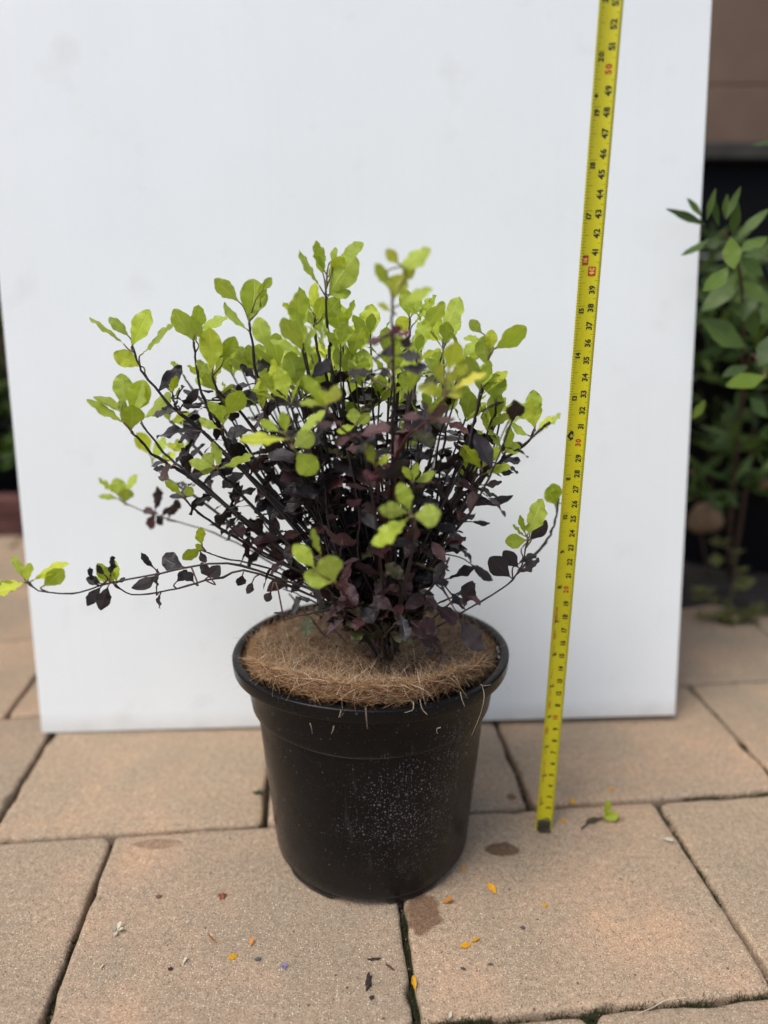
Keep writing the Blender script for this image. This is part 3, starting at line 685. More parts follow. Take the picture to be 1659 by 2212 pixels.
CL(R2, -.02, [(1365, 1262), (1330, 1340), (1290, 1372), (1170, 1455), (1050, 1570), (930, 1720)], [(1360, 1200, 1350, 1035, 95), (1365, 1258, 1330, 1090, 130), (1330, 1305, 1212, 1242, 50), (1350, 1200, 1260, 1160, 50)])
CL(R2, .055, [(1290, 1372), (1380, 1285), (1450, 1230)], [(1370, 1290, 1470, 1195, 45), (1400, 1280, 1530, 1190, 40)], to_base=False)
CL(R2, -.02, [(1190, 1405), (1170, 1455)], [(1190, 1400, 1232, 1252, 65), (1190, 1405, 1280, 1360, 85), (1170, 1400, 1110, 1260, 38)], to_base=False)
CL(R2, -.04, [(1050, 1510), (1020, 1590), (900, 1700)], [(1045, 1500, 950, 1348, 85), (1065, 1480, 1155, 1378, 80), (1070, 1530, 1218, 1475, 55), (1050, 1500, 1110, 1400, 60)])
CL(R2, -.09, [(830, 1085), (720, 1220), (600, 1330), (540, 1500)], [(830, 1010, 778, 865, 70), (850, 1000, 885, 918, 75), (850, 920, 900, 750, 150), (880, 1030, 1075, 935, 50), (830, 1040, 675, 1000, 80), (870, 960, 965, 890, 80), (840, 1070, 940, 1020, 90), (820, 1070, 740, 1020, 70)], meshes=Y, mat=M_redstem, dark=.5)
CL(R2, -.09, [(130, 1150), (250, 1290), (350, 1350), (430, 1500)], [(120, 1120, -15, 955, 90), (140, 1120, 195, 1010, 80), (130, 1140, 80, 1040, 110), (110, 1130, -30, 1090, 50)], meshes=Y, mat=M_redstem, dark=.5)
CL(R2, -.06, [(300, 1245), (320, 1330), (380, 1480)], [(300, 1240, 282, 1145, 88), (310, 1240, 383, 1175, 62), (300, 1245, 200, 1290, 50)])
CL(R2, -.09, [(420, 1485), (450, 1560), (500, 1660)], [(415, 1480, 362, 1358, 55), (420, 1480, 505, 1428, 48)], meshes=Y, mat=M_redstem, dark=.4)
CL(R2, -.07, [(640, 1580), (640, 1650), (620, 1750)], [(635, 1575, 590, 1488, 45), (645, 1575, 668, 1468, 50), (650, 1580, 782, 1530, 60)])
# --- lower front
CL(R4, -.11, [(855, 445), (870, 540), (850, 700), (800, 900)], [(850, 430, 795, 278, 95), (840, 440, 688, 430, 95), (840, 470, 668, 625, 95), (868, 460, 1017, 440, 140)], dark=.5)
CL(R4, -.10, [(445, 820), (490, 890), (540, 960)], [(330, 740, 218, 610, 100), (440, 815, 265, 780, 120), (365, 665, 345, 528, 24), (440, 815, 400, 680, 130)], mat=M_redstem, dark=.4)
CL(R4, -.035, [(1490, 585), (1440, 760), (1340, 860), (1120, 992), (860, 1130)], [(1490, 560, 1552, 368, 95), (1480, 560, 1438, 460, 32), (1478, 570, 1400, 515, 22), (1485, 590, 1365, 600, 90), (1500, 560, 1500, 500, 40)], dark=.0, r=.0006)
CL(R4, .03, [(1660, 360), (1640, 480), (1590, 600), (1440, 760)], [(1640, 400, 1615, 275, 90), (1650, 400, 1600, 310, 80), (1660, 390, 1765, 385, 55)], to_base=False, dark=0)
# --- long side shoots, left
CL(R3, -.07, [(165, 745), (240, 795), (400, 810), (520, 790), (680, 740), (900, 700), (1100, 660), (1340, 630), (1560, 680)], [(150, 745, -30, 815, 70), (190, 735, 385, 612, 52), (260, 765, 368, 680, 85), (165, 735, 176, 635, 45), (150, 730, 55, 605, 40), (120, 750, -10, 780, 70)], dark=0, r=.00055)
CL(R3, -.045, [(680, 762), (790, 815), (960, 800), (1130, 755), (1300, 720), (1500, 680)], [(670, 745, 575, 640, 80), (690, 750, 690, 618, 52), (660, 740, 548, 700, 32), (680, 760, 600, 655, 70)], dark=0, r=.0006)
CL(R3, -.03, [(1222, 562), (1330, 600), (1600, 665)], [(1200, 520, 1180, 413, 58), (1195, 540, 1088, 600, 62), (1215, 550, 1160, 515, 40)], dark=.4, r=.0006)
CL(R3, .085, [(740, 270), (860, 325), (1150, 410), (1380, 500), (1600, 620)], [(700, 220, 572, 140, 40), (710, 240, 690, 125, 95), (740, 270, 755, 180, 85), (740, 200, 805, 105, 42), (710, 250, 585, 235, 38)], dark=0.1, r=.0006)
CL(R3, -.01, [(1090, 240), (1180, 330), (1400, 480)], [(1085, 230, 978, 145, 55), (1095, 230, 1140, 180, 60)])

def dleaf(Rg, bx, by, tx, ty, w, dY, meshes=None):
    k = abs(Rg(1, 0)[0] - Rg(0, 0)[0]); px_leaf(*Rg(bx, by), *Rg(tx, ty), w * k, C + dY, meshes or DARK, 'dark')
for q in [(915, 660, 845, 565, 45, -.04), (930, 790, 935, 665, 28, -.045), (1085, 650, 955, 590, 120, -.045), (940, 700, 792, 790, 85, -.045), (955, 805, 925, 900, 32, -.04), (1190, 560, 1220, 625, 50, -.03),
          (655, 710, 672, 590, 40, -.06), (640, 770, 600, 905, 95, -.06), (600, 770, 520, 880, 80, -.06), (600, 750, 515, 720, 55, -.06), (560, 740, 515, 655, 35, -.06), (620, 700, 575, 640, 40, -.06), (1050, 740, 1110, 670, 70, -.04), (1150, 740, 1090, 690, 70, -.05),
          (1250, 720, 1185, 635, 55, -.04), (1230, 715, 1300, 650, 80, -.03), (1440, 700, 1420, 765, 60, -.03), (1500, 740, 1465, 810, 45, -.03), (1610, 800, 1580, 860, 60, -.05), (700, 745, 740, 715, 30, -.045)]:
    dleaf(R3, *q[:5], q[5])
for q in [(920, 320, 950, 180, 55, .08), (925, 330, 840, 310, 50, .08), (920, 335, 880, 435, 60, .08), (1000, 360, 1060, 260, 50, .07), (960, 350, 1000, 300, 40, .08)]: dleaf(R3, *q[:5], q[5], MAR)
for q in [(1500, 590, 1590, 490, 80, -.01), (1395, 790, 1288, 690, 100, -.035), (1440, 740, 1360, 650, 85, -.03), (1440, 770, 1545, 685, 50, -.035), (1440, 720, 1530, 660, 40, -.02), (1145, 940, 1190, 815, 90, -.045), (1135, 950, 1080, 880, 40, -.045),
          (1118, 1015, 1215, 1192, 105, -.075), (1180, 720, 1310, 800, 60, -.0), (1060, 800, 1210, 720, 55, -.02), (1230, 400, 1412, 375, 50, .0), (1180, 490, 1285, 490, 30, .0), (1120, 640, 1200, 700, 30, .0), (1240, 290, 1350, 290, 40, -.02), (1380, 185, 1440, 225, 22, -.02),
          (1010, 650, 1160, 620, 50, -.01), (1210, 60, 1090, 60, 30, 0)]: dleaf(R4, *q[:5], q[5])
for q in [(900, 1130, 1000, 1170, 60, -.03), (880, 480, 850, 650, 80, -.09), (690, 240, 585, 235, 50, -.09), (680, 200, 745, 170, 40, -.09), (660, 220, 640, 275, 40, -.09)]: dleaf(R4, *q[:5], q[5], MAR if q[1] > 400 else PINK)
for q in [(480, 720, 370, 760, 50, -.085), (500, 700, 580, 655, 60, -.085), (560, 740, 630, 770, 70, -.085), (540, 700, 640, 705, 40, -.085), (760, 1200, 890, 1225, 50, -.09), (700, 1200, 580, 1180, 60, -.09), (730, 1160, 700, 1105, 50, -.09), (660, 1270, 580, 1240, 50, -.09), (200, 1230, 65, 1230, 40, -.09), (280, 1310, 180, 1350, 50, -.09)]: dleaf(R2, *q[:5], q[5], MAR if q[1] > 800 else PINK + MAR)
for q in [(540, 830, 690, 850, 70, -.085), (560, 900, 745, 900, 70, -.085), (460, 830, 520, 800, 80, -.085), (420, 920, 245, 950, 60, -.05), (440, 940, 500, 930, 60, -.05)]: dleaf(R2, *q[:5], q[5])
for q in [(770, 1405, 508, 1395, 75, -.02), (660, 1280, 490, 1280, 50, -.02), (1140, 1100, 1000, 1120, 50, -.01), (1180, 1060, 1070, 975, 60, -.01), (1200, 1080, 1325, 1075, 60, -.015), (1225, 1220, 1090, 1150, 110, -.02), (1250, 1190, 1385, 1140, 100, -.02), (1240, 1030, 1320, 945, 40, -.0), (1300, 1210, 1440, 1220, 50, -.01), (1140, 1400, 960, 1410, 90, -.02),
          (700, 1230, 790, 1130, 60, .0), (820, 1190, 700, 1150, 40, .02), (850, 1220, 700, 1270, 45, .01), (900, 1190, 1010, 1130, 50, .02), (640, 1620, 750, 1500, 45, -.02), (700, 1620, 850, 1500, 35, .01), (600, 1640, 500, 1650, 45, -.02), (640, 1250, 560, 1270, 40, -.01)]: dleaf(R1, *q[:5], q[5])

# ---------------- filler shoots: the full round of the crown
rs = random.Random(21)
def shoot(tip, ntip, nd, lo=.20, hi=.93, meshes=None, r=.0009, Lr=(.0155, .0235)):
    e = Vector(tip); h = hub((e.x - BASE.x) / .09, (e.y - BASE.y) / .09)
    hz = Vector((e.x - h.x, e.y - h.y, 0)); m1 = h + hz * .36 + Vector((0, 0, (e.z - h.z) * .34)); m2 = h + hz * .74 + Vector((0, 0, (e.z - h.z) * .70))
    j = lambda s: Vector((rs.gauss(0, s), rs.gauss(0, s), rs.gauss(0, s)))
    path = spline([e, m2 + j(.004), m1 + j(.004), h, BASE.lerp(h, .55) + Vector((rs.gauss(0, .002), rs.gauss(0, .002), 0))], 26)
    stem(path, r * .55, r * 1.15); PATHS.append((path, nd))
    if ntip:
        d = Vector(path[0] - path[2]).normalized(); ph0 = rs.uniform(0, 6.28)
        u = d.orthogonal().normalized(); v = d.cross(u)
        for k in range(ntip):
            al = R(rs.uniform(12, 34) + 28 * k / ntip); ph = ph0 + k * 2.4
            side = u * math.cos(ph) + v * math.sin(ph); dl = d * math.cos(al) + side * math.sin(al)
            b = e - d * (.0022 * k); L = rs.uniform(*Lr) * (1.0 if k else .75)
            add_leaf(rs.choice(meshes or LIME), b, dl, (d * math.sin(al) - side * math.cos(al)), L, L * rs.uniform(.85, 1.1), 'young')
inner_tips = [(650, 740), (682, 800), (722, 790), (760, 760), (800, 722), (700, 838), (640, 820), (770, 905), (840, 765), (884, 830), (918, 705), (962, 742), (902, 762), (1002, 775), (988, 838), (602, 785), (578, 748), (520, 790), (560, 870), (492, 872), (1010, 890), (1062, 905), (930, 895), (868, 885), (645, 702), (692, 712), (740, 702), (620, 860), (820, 850), (960, 860), (735, 745), (560, 800), (455, 820), (1040, 830), (780, 815), (670, 760), (660, 850), (705, 765), (755, 850), (850, 800), (940, 800), (610, 815), (590, 850), (885, 770), (745, 800)]
for i, (x, y) in enumerate(inner_tips):
    dep = rs.uniform(-.02, .09) if i % 3 else rs.uniform(-.045, .0)
    p = at(x, y, C + dep); shoot(p, rs.randint(3, 5), 1.0, meshes=LIME)
for k in range(11):       # back and sides of the crown, mostly hidden
    a = rs.uniform(R(15), R(165)); rr = rs.uniform(.05, .115)
    shoot((BASE.x - .012 + rr * math.cos(a) * 1.1, C + rr * math.sin(a), rs.uniform(.27, .36)), 4, .9, meshes=LIME)
for k in range(28):      # short inner shoots without green tips
    a = rs.uniform(0, 6.28); rr = .02 + .075 * rs.random() ** .7; z = .215 + rs.random() * .095 + .04 * (1 - rr / .1) + max(0, rr - .05) * .5
    shoot((BASE.x - .010 + rr * math.cos(a) * 1.05, C - .012 + rr * math.sin(a), z), 0, 1.5)

for k in range(16):      # low twiggy skirt
    a = rs.uniform(0, 6.28); rr = rs.uniform(.025, .062)
    shoot((BASE.x - .006 + rr * math.cos(a) * 1.15, C - .02 + rr * math.sin(a), rs.uniform(.192, .222)), 0, 1.5, r=.0007)
CL(R4, .035, [(190, 880), (300, 1010), (450, 1180), (600, 1270)], [], dark=.5, r=.0009)
CL(R4, .03, [(300, 950), (420, 1060), (560, 1200)], [], dark=.9, r=.0007)
# dark leaves along every shoot
for path, dens in PATHS:
    if dens <= 0: continue
    seg = np.linalg.norm(np.diff(path, axis=0), axis=1); cum = np.concatenate([[0], np.cumsum(seg)]); T = cum[-1]
    s = .030 if dens != 1.5 else .004; az = rs.uniform(0, 6.28)
    while s < T - .022:
        k = int(np.searchsorted(cum, s)); k = min(max(k, 1), len(path) - 2)
        p = Vector(path[k - 1]).lerp(Vector(path[k]), (s - cum[k - 1]) / max(1e-9, seg[k - 1])); d = Vector(path[k - 1] - path[k + 1]).normalized()
        low = max(0.0, min(1.0, (.29 - p.z) / .08))
        az += 2.4 + rs.gauss(0, .3); u = d.orthogonal().normalized(); v = d.cross(u)
        side = u * math.cos(az) + v * math.sin(az); al = R(rs.uniform(48, 85))
        dl = (d * math.cos(al) + side * math.sin(al) + Vector((0, 0, rs.uniform(-.25, .2)))).normalized()
        n = Vector((0, 0, 1)) * .7 + d * .6 + Vector((rs.gauss(0, .5), rs.gauss(0, .5), rs.gauss(0, .3)))
        L = rs.uniform(.015, .0245) * (1 - .22 * low); W = L * rs.uniform(.72, 1.08)
        if p.z < .345 and p.z > .172:
            q = rs.random(); add_leaf(rs.choice(MAR if q < .20 + .45 * low else OLI if q > .93 or (q > .6 and s > T - .04) else DARK), p, dl, n, L, W, 'dark')
        s += rs.uniform(.0105, .0165) / (min(dens, 1.0) if dens else 1) * (1.0 - .18 * low)

for path, r0, r1, mat in STEMS:
    n = len(path); rad = np.linspace(r0, r1, n); rad[1::4] *= 1.28
    V, F = tube(path, rad, 6); o = link('stem', pymesh('stem', V, F), mat); parent_keep(o, shrub)
allp = np.vstack([p[:-3] for p, _, _, _ in STEMS]); M_pet = simple('petiole_green', (.16, .13, .05), .6, .4, 300); M_petd = simple('petiole_brown', (.07, .035, .03), .6, .4, 300)
for b, d, kind in PXB:
    q = allp - np.array(b) - np.array([0, 0, -.004]); k = int(np.argmin((q ** 2).sum(1))); e = Vector(allp[k]); L = (e - b).length
    if .0012 < L < .035:
        V, F = tube(spline([b + d * .001, b - d * L * .35, e], 7), np.linspace(.00038, .00055, 7), 5); parent_keep(link('petiole', pymesh('petiole', V, F), M_pet if kind == 'young' else M_petd), shrub)
# trunk
for pts, r in (([BASE + Vector((0, 0, -.006)), BASE + Vector((-.001, .001, .008)), BASE + Vector((-.003, .003, .022)), BASE + Vector((-.006, .006, .045))], .0030),
               ([BASE + Vector((-.001, .001, .012)), BASE + Vector((.006, .004, .03)), BASE + Vector((.010, .006, .06))], .0018),
               ([BASE + Vector((-.001, .001, .010)), BASE + Vector((-.010, -.002, .026)), BASE + Vector((-.020, .0, .055))], .0017)):
    V, F = tube(spline(pts, 12), np.linspace(r, r * .6, 12) * (1 + rng.normal(0, .06, 12)), 9); parent_keep(link('trunk', pymesh('trunk', V, F), M_trunk), shrub)
def lay(kind, name, rest):
    L = sorted([q for q in LEAVES if q[3] == kind], key=lambda q: -q[2])
    for me, M, _, _ in L[:295]:
        o = bpy.data.objects.new(name, me); COL.objects.link(o); o.parent = shrub; o.matrix_local = Matrix.Translation(-shrub.location) @ M
    if len(L) > 295:
        groups = {}
        for me, M, _, _ in L[295:]: groups.setdefault(me.materials[0], []).append((me, M))
        bm = bmesh.new(); mats = list(groups); out = bpy.data.meshes.new(rest); uvl = bm.loops.layers.uv.new('UVMap')
        for mi, mt in enumerate(mats):
            for me, M in groups[mt]:
                n0 = len(bm.faces); tmp = me.copy(); tmp.transform(Matrix.Translation(-shrub.location) @ M); bm.from_mesh(tmp); bpy.data.meshes.remove(tmp)
                bm.faces.ensure_lookup_table()
                for f in bm.faces[n0:]: f.material_index = mi
        bm.to_mesh(out); bm.free()
        for mt in mats: out.materials.append(mt)
        o = link(rest, out, None, shrub); o['kind'] = 'stuff'
    print(kind, len(L))
lay('young', 'young_leaf', 'small_young_leaves'); lay('dark', 'leaf', 'small_leaves')

# dark crumbs of leaf and compost caught in the mat
V = []; F = []
for _ in range(90):
    a = random.uniform(0, 6.28); r = .08 * math.sqrt(random.random()); x, y = r * math.cos(a), r * .93 * math.sin(a); pebble((x, y, mat_top(x, y) + .0005), random.uniform(.0005, .0016))
link('mat_crumbs', pymesh('mat_crumbs', V, F, False), simple('dark_crumb', (.035, .022, .016), .9, .4, 100), mat_o)['kind'] = 'stuff'
# fallen leaves lying on the mat
for k, (x, y, tx, ty, w, lab) in enumerate([(618, 1478, 640, 1438, 24, 'curled dark leaf fallen on the coir mat near its left front edge'),
        (940, 1456, 985, 1440, 28, 'small dark leaf fallen on the coir mat near its right front edge'), (948, 1432, 975, 1414, 22, 'small dark leaf lying just behind another on the right of the coir mat'),
        (905, 1370, 948, 1404, 30, 'maroon leaf fallen on the coir mat right of the trunk')]):
    b = onz(x, y, .1575); e = onz(tx, ty, .1585); d = e - b; me = (MAR if 'maroon' in lab else DARK)[k]
    o = link('fallen_leaf', me); L = max(.013, d.length); dn = d.normalized(); n = Vector((random.gauss(0, .3), -.5, 1)); x_ = dn.cross(n).normalized(); z_ = x_.cross(dn)
    o.matrix_world = Matrix(((x_.x * L, dn.x * L, z_.x * L, b.x), (x_.y * L, dn.y * L, z_.y * L, b.y), (x_.z * L, dn.z * L, z_.z * L, b.z), (0, 0, 0, 1)))
    thing(o, lab, 'leaf')

# ------------------------------------------------------------------ tape measure
TB = onz(1176, 1790)
vp = ray(885, 5431); tup = (-vp).normalized()
tx_ = Vector((1, 0, 0)); tx_ = (tx_ - tup * tx_.dot(tup)).normalized(); tfront = tx_.cross(tup).normalized()   # towards the viewer
if tfront.y > 0: tfront = -tfront
HW, SAG, SLEN = .0062, .0017, .70
TR = Matrix(((tx_.x, -tfront.x, tup.x, TB.x), (tx_.y, -tfront.y, tup.y, TB.y), (tx_.z, -tfront.z, tup.z, TB.z), (0, 0, 0, 1)))
tape = empty('tape_measure', TB, 'yellow measuring tape standing upright on the paving right of the pot', 'tape measure')
tape.matrix_world = TR
def bow(s): return -.0012 * math.exp(-s / .08)
def tp(u, s, lift=0.0):  # u across (m), s along (m); concave side faces the viewer (local -y)
    return (u + bow(s), -SAG * (u / HW) ** 2 - lift, s)
M_tape = simple('yellow_tape', (0.60, 0.55, 0.012), 0.38, 0.06, 40, spec=.5)
M_ink = simple('black_ink', (0.012, 0.014, 0.010), 0.5, 0.1)
M_red = simple('red_ink', (0.42, 0.022, 0.015), 0.5, 0.1)
M_yink = simple('yellow_ink', (0.62, 0.52, 0.10), 0.5, 0.05)
M_steel = simple('worn_steel', (0.10, 0.085, 0.065), 0.45, 0.35, 300, metal=.6)
V = []; F = []; NS, NU = 140, 8
for sd, th in ((0, 0), (1, .00022)):
    for j in range(NS + 1):
        for i in range(NU + 1):
            u = -HW + 2 * HW * i / NU; p = tp(u, SLEN * j / NS); V.append((p[0], p[1] + th, p[2]))
n1 = (NS + 1) * (NU + 1)
for j in range(NS):
    for i in range(NU):
        q = j * (NU + 1) + i; F.append((q, q + 1, q + NU + 2, q + NU + 1)); F.append((n1 + q + 1, n1 + q, n1 + q + NU + 1, n1 + q + NU + 2))
    for i in (0, NU):
        q = j * (NU + 1) + i; F.append((q, q + NU + 1, n1 + q + NU + 1, n1 + q) if i == 0 else (q + NU + 1, q, n1 + q, n1 + q + NU + 1))
link('blade', pymesh('blade', V, F), M_tape, tape)
# tick marks
def rect(V, F, u0, u1, s0, s1, lift=.00006):
    k = len(V); m = 3
    for j in range(m + 1):
        u = u0 + (u1 - u0) * j / m; V.append(tp(u, s0, lift)); V.append(tp(u, s1, lift))
    for j in range(m): F.append((k + 2 * j, k + 2 * j + 2, k + 2 * j + 3, k + 2 * j + 1))
V = []; F = []; tw = .00016
for mm in range(2, 700):
    s = mm * .001
    l = .0060 if mm % 10 == 0 else .0027 if mm % 5 == 0 else .0014
    if mm % 100 == 0: l = .0016
    rect(V, F, HW - l, HW - .0001, s - tw / 2, s + tw / 2)
inch = .0254; k = 1
while k * inch / 32 < .7:
    s = k * inch / 32
    if k % 2 == 0 or s < 12 * inch:
        l = .0055 if k % 32 == 0 else .0044 if k % 16 == 0 else .0033 if k % 8 == 0 else .0026 if k % 4 == 0 else .0021 if k % 2 == 0 else .0013
        if k % (32 * 16) == 0: l = .0018
        rect(V, F, -HW + .0001, -HW + l, s - tw / 2, s + tw / 2)
    k += 1
tk = link('tick_marks', pymesh('tick_marks', V, F, False), M_ink, tape); tk['kind'] = 'stuff'
# digits
GLY = {}
def glyph(ch):
    if ch not in GLY:
        cu = bpy.data.curves.new('glyph', 'FONT'); cu.body = ch; cu.size = 1; cu.resolution_u = 3; cu.offset = .042
        ob = bpy.data.objects.new('glyph', cu); COL.objects.link(ob); dg = bpy.context.evaluated_depsgraph_get()
        me = bpy.data.meshes.new_from_object(ob.evaluated_get(dg)); vs_ = [tuple(v.co) for v in me.vertices]; fs_ = [tuple(p.vertices) for p in me.polygons]
        xs = [v[0] for v in vs_]; GLY[ch] = ([(v[0] - min(xs), v[1]) for v in vs_], fs_, max(xs) - min(xs)); bpy.data.objects.remove(ob); bpy.data.curves.remove(cu); bpy.data.meshes.remove(me)
    return GLY[ch]
def number(txt, u_base, s_mid, h, mat, gap=.0003, split=0.0, lift=.00008, sx=1.0, name='number', start=None):
    """text reads upwards; glyph tops point left; u_base is the baseline"""
    k = h / .70; ws = [glyph(c)[2] * k * sx for c in txt]; tot = sum(ws) + gap * (len(txt) - 1) + (split if len(txt) == 2 else 0)
    s = s_mid - tot / 2 if start is None else start; V = []; F = []
    for i, c in enumerate(txt):
        vs_, fs_, w = glyph(c); o = len(V)
        for x, y in vs_: V.append(tp(u_base - y * k, s + x * k * sx, lift))
        F += [tuple(o + q for q in f) for f in fs_]; s += ws[i] + gap + (split if i == 0 and len(txt) == 2 else 0)
    return link(name, pymesh(name, V, F, False), mat, tape)
def rbox(u0, u1, s0, s1, r, mat, name='red_box', lift=.00007):
    P = []
    for cu_, cs_, a0 in ((u1 - r, s0 + r, -90), (u1 - r, s1 - r, 0), (u0 + r, s1 - r, 90), (u0 + r, s0 + r, 180)):
        for q in range(5): a = R(a0 + q * 22.5); P.append((cu_ + r * math.cos(a), cs_ + r * math.sin(a)))
    c = ((u0 + u1) / 2, (s0 + s1) / 2); V = [tp(*c, lift)] + [tp(*p, lift) for p in P]; n = len(P)
    return link(name, pymesh(name, V, [(0, 1 + i, 1 + (i + 1) % n) for i in range(n)], False), mat, tape)
for cm in range(1, 70):
    s = cm * .01; ub = .0040
    if cm in (40,):
        rbox(-.0006, .0037, s - .0026, s + .0026, .0007, M_red); number('40', .0028, s, .0026, M_yink, lift=.00012)
    else: number(str(cm), ub if cm % 10 else .0032, s, .0030, M_red if cm % 10 == 0 else M_ink, split=.0002)
for k in range(1, 28):
    s = k * inch
    if k == 16:
        rbox(-.0044, -.0008, s - .0030, s + .0022, .0006, M_red); number('16', -.0016, s - .0004, .0023, M_yink, lift=.00012)
    elif k == 12:
        A = [(-.0058, 0), (-.0027, .0036), (-.0027, .0026), (-.0016, .0026), (-.0016, -.0026), (-.0027, -.0026), (-.0027, -.0036)]
        link('foot_arrow', pymesh('foot_arrow', [tp(u, s + q - .0002, .00007) for u, q in A], [(0, 6, 2), (2, 6, 5), (2, 5, 4), (2, 4, 3), (0, 1, 2), (0, 5, 6)][:0] + [(0, 2, 1), (0, 5, 2), (0, 6, 5), (2, 5, 4), (2, 4, 3)], False), M_ink, tape)
        number('1F', -.0020, s - .0002, .0022, M_yink, lift=.00012)
    else: number(str(k), -.0013, s - .0026 if k > 9 else s - .0014, .0028, M_ink, name='inch_number')
s = 19.2 * inch; link('stud_diamond', pymesh('stud_diamond', [tp(-.0050, s, .00009), tp(-.0037, s - .0011, .00009), tp(-.0024, s, .00009), tp(-.0037, s + .0011, .00009)], [(0, 1, 2, 3)], False), M_ink, tape)
# unreadable red print low on the blade: small broken strokes
V = []; F = []
for s0, s1, u0, u1 in ((.177, .187, -.0048, -.0022), (.163, .170, -.0046, -.0025), (.149, .158, -.0040, -.0028), (.132, .139, -.0040, -.0028), (.118, .124, -.0042, -.0026), (.108, .113, -.0044, -.0020), (.086, .0925, -.0052, -.0022), (.068, .073, -.0036, -.0022), (.043, .063, -.0040, -.0026), (.022, .030, -.0046, -.0022)):
    s = s0
    while s < s1:
        w = random.uniform(.0003, .0006); rect(V, F, u0 + random.uniform(0, .0006), u1 - random.uniform(0, .0006), s, s + w, .00007); s += w + random.uniform(.0003, .0006)
link('red_print', pymesh('red_print', V, F, False), M_red, tape)['kind'] = 'stuff'
V = [tp(u, s, .0004) for s in (0, .0095) for u in (-.0047, 0, .0047)] + [tp(u, s, .0013) for s in (0, .0090) for u in (-.0047, 0, .0047)]
F = [(0, 1, 4, 3), (1, 2, 5, 4), (7, 6, 9, 10), (8, 7, 10, 11), (3, 4, 10, 9), (4, 5, 11, 10), (1, 0, 6, 7), (2, 1, 7, 8), (0, 3, 9, 6), (5, 2, 8, 11)]
link('end_hook', pymesh('end_hook', V, F, False), M_steel, tape)
o = box('hook_lip', -.0052, .0040, -.0050, .0020, .0003, .0013, M_steel, tape, .0003)

# ------------------------------------------------------------------ plants and things behind
def loose_leaves(name, items, parent, stuff=True):
    bm = bmesh.new(); mats = []; uvl = bm.loops.layers.uv.new('UVMap')
    for me, M in items:
        if me.materials[0] not in mats: mats.append(me.materials[0])
        n0 = len(bm.faces); tmp = me.copy(); tmp.transform(Matrix.Translation(-parent.location) @ M); bm.from_mesh(tmp); bpy.data.meshes.remove(tmp)
        bm.faces.ensure_lookup_table()
        for f in bm.faces[n0:]: f.material_index = mats.index(me.materials[0])
    out = bpy.data.meshes.new(name); bm.to_mesh(out); bm.free()
    for m in mats: out.materials.append(m)
    o = link(name, out, None, parent)
    if stuff: o['kind'] = 'stuff'
    return o
def one_leaf(me, M, parent, name='leaf'):
    o = bpy.data.objects.new(name, me); COL.objects.link(o); o.parent = parent; o.matrix_local = Matrix.Translation(-parent.location) @ M; return o
def LM(b, t, W, n):
    d = t - b; L = d.length; d.normalize(); x = d.cross(n).normalized(); z = x.cross(d)
    return Matrix(((x.x * W, d.x * L, z.x * L, b.x), (x.y * W, d.y * L, z.y * L, b.y), (x.z * W, d.z * L, z.z * L, b.z), (0, 0, 0, 1)))
BX, BY = .52, .86
bush = empty('leafy_plant', (BX, BY, 0), 'dark green plant with narrow pointed leaves beside the right edge of the white board', 'plant')
M_bstem = simple('brown_stem', (.075, .045, .028), .8, .3, 60)
hubs = {}
def bl(bx, by, tx, ty, w, Y, mesh=None, dt=0):
    b = at(bx, by, Y); t = at(tx, ty, Y + (dt or random.uniform(-.015, .01))); W = w * mpp(b) / .36
    n = (CAMP - b).normalized() + Vector((0, 0, .5)) + Vector((random.gauss(0, .25), 0, random.gauss(0, .25)))
    one_leaf(mesh or random.choice(BACK), LM(b, t, W, n), bush)
for q in [(1525, 486, 1441, 449, 20, 0.610), (1515, 468, 1484, 428, 14, 0.610), (1527, 475, 1545, 405, 16, 0.600), (1553, 488, 1538, 420, 15, 0.600), (1568, 474, 1600, 406, 17, 0.600), (1565, 470, 1571, 418, 14, 0.610), (1583, 510, 1595, 436, 22, 0.610), (1595, 512, 1662, 448, 26, 0.620),
          (1530, 516, 1469, 567, 24, 0.600), (1578, 512, 1586, 584, 40, 0.590), (1598, 545, 1660, 508, 38, 0.610), (1602, 556, 1664, 548, 30, 0.610), (1600, 556, 1640, 598, 32, 0.600), (1574, 576, 1510, 646, 38, 0.590), (1590, 590, 1515, 678, 46, 0.630), (1610, 750, 1518, 688, 62, 0.640),
          (1630, 728, 1628, 668, 34, 0.630), (1645, 700, 1690, 640, 40, 0.630), (1655, 812, 1562, 840, 44, 0.580), (1640, 790, 1680, 720, 60, 0.590), (1615, 790, 1560, 812, 30, 0.610), (1495, 905, 1527, 862, 20, 0.610), (1604, 606, 1650, 660, 36, 0.650), (1580, 600, 1560, 660, 30, 0.660), (1690, 300, 1620, 320, 18, 0.590), (1560, 600, 1505, 615, 30, 0.670), (1620, 860, 1660, 900, 36, 0.670), (1560, 520, 1520, 530, 28, 0.650), (1640, 620, 1600, 700, 34, 0.670)]:
    bl(*q, mesh=BLIME[0] if q[:2] in ((1655, 812), (1578, 512), (1495, 905)) else None)
rb = random.Random(5); items = []
for k in range(620):
    x, y = rb.uniform(1495, 1900), rb.uniform(520, 1080); Y = rb.uniform(.76, 1.0); b = at(x, y, Y)
    a = rb.uniform(0, 6.28); t = b + Vector((math.cos(a), rb.uniform(-.6, .3), math.sin(a) * .8 + .15)) * rb.uniform(.025, .05)
    items.append((rb.choice(BACK), LM(b, t, rb.uniform(.022, .040), Vector((rb.gauss(0, .4), -.6, 1)))))
loose_leaves('leaf_mass', items, bush)
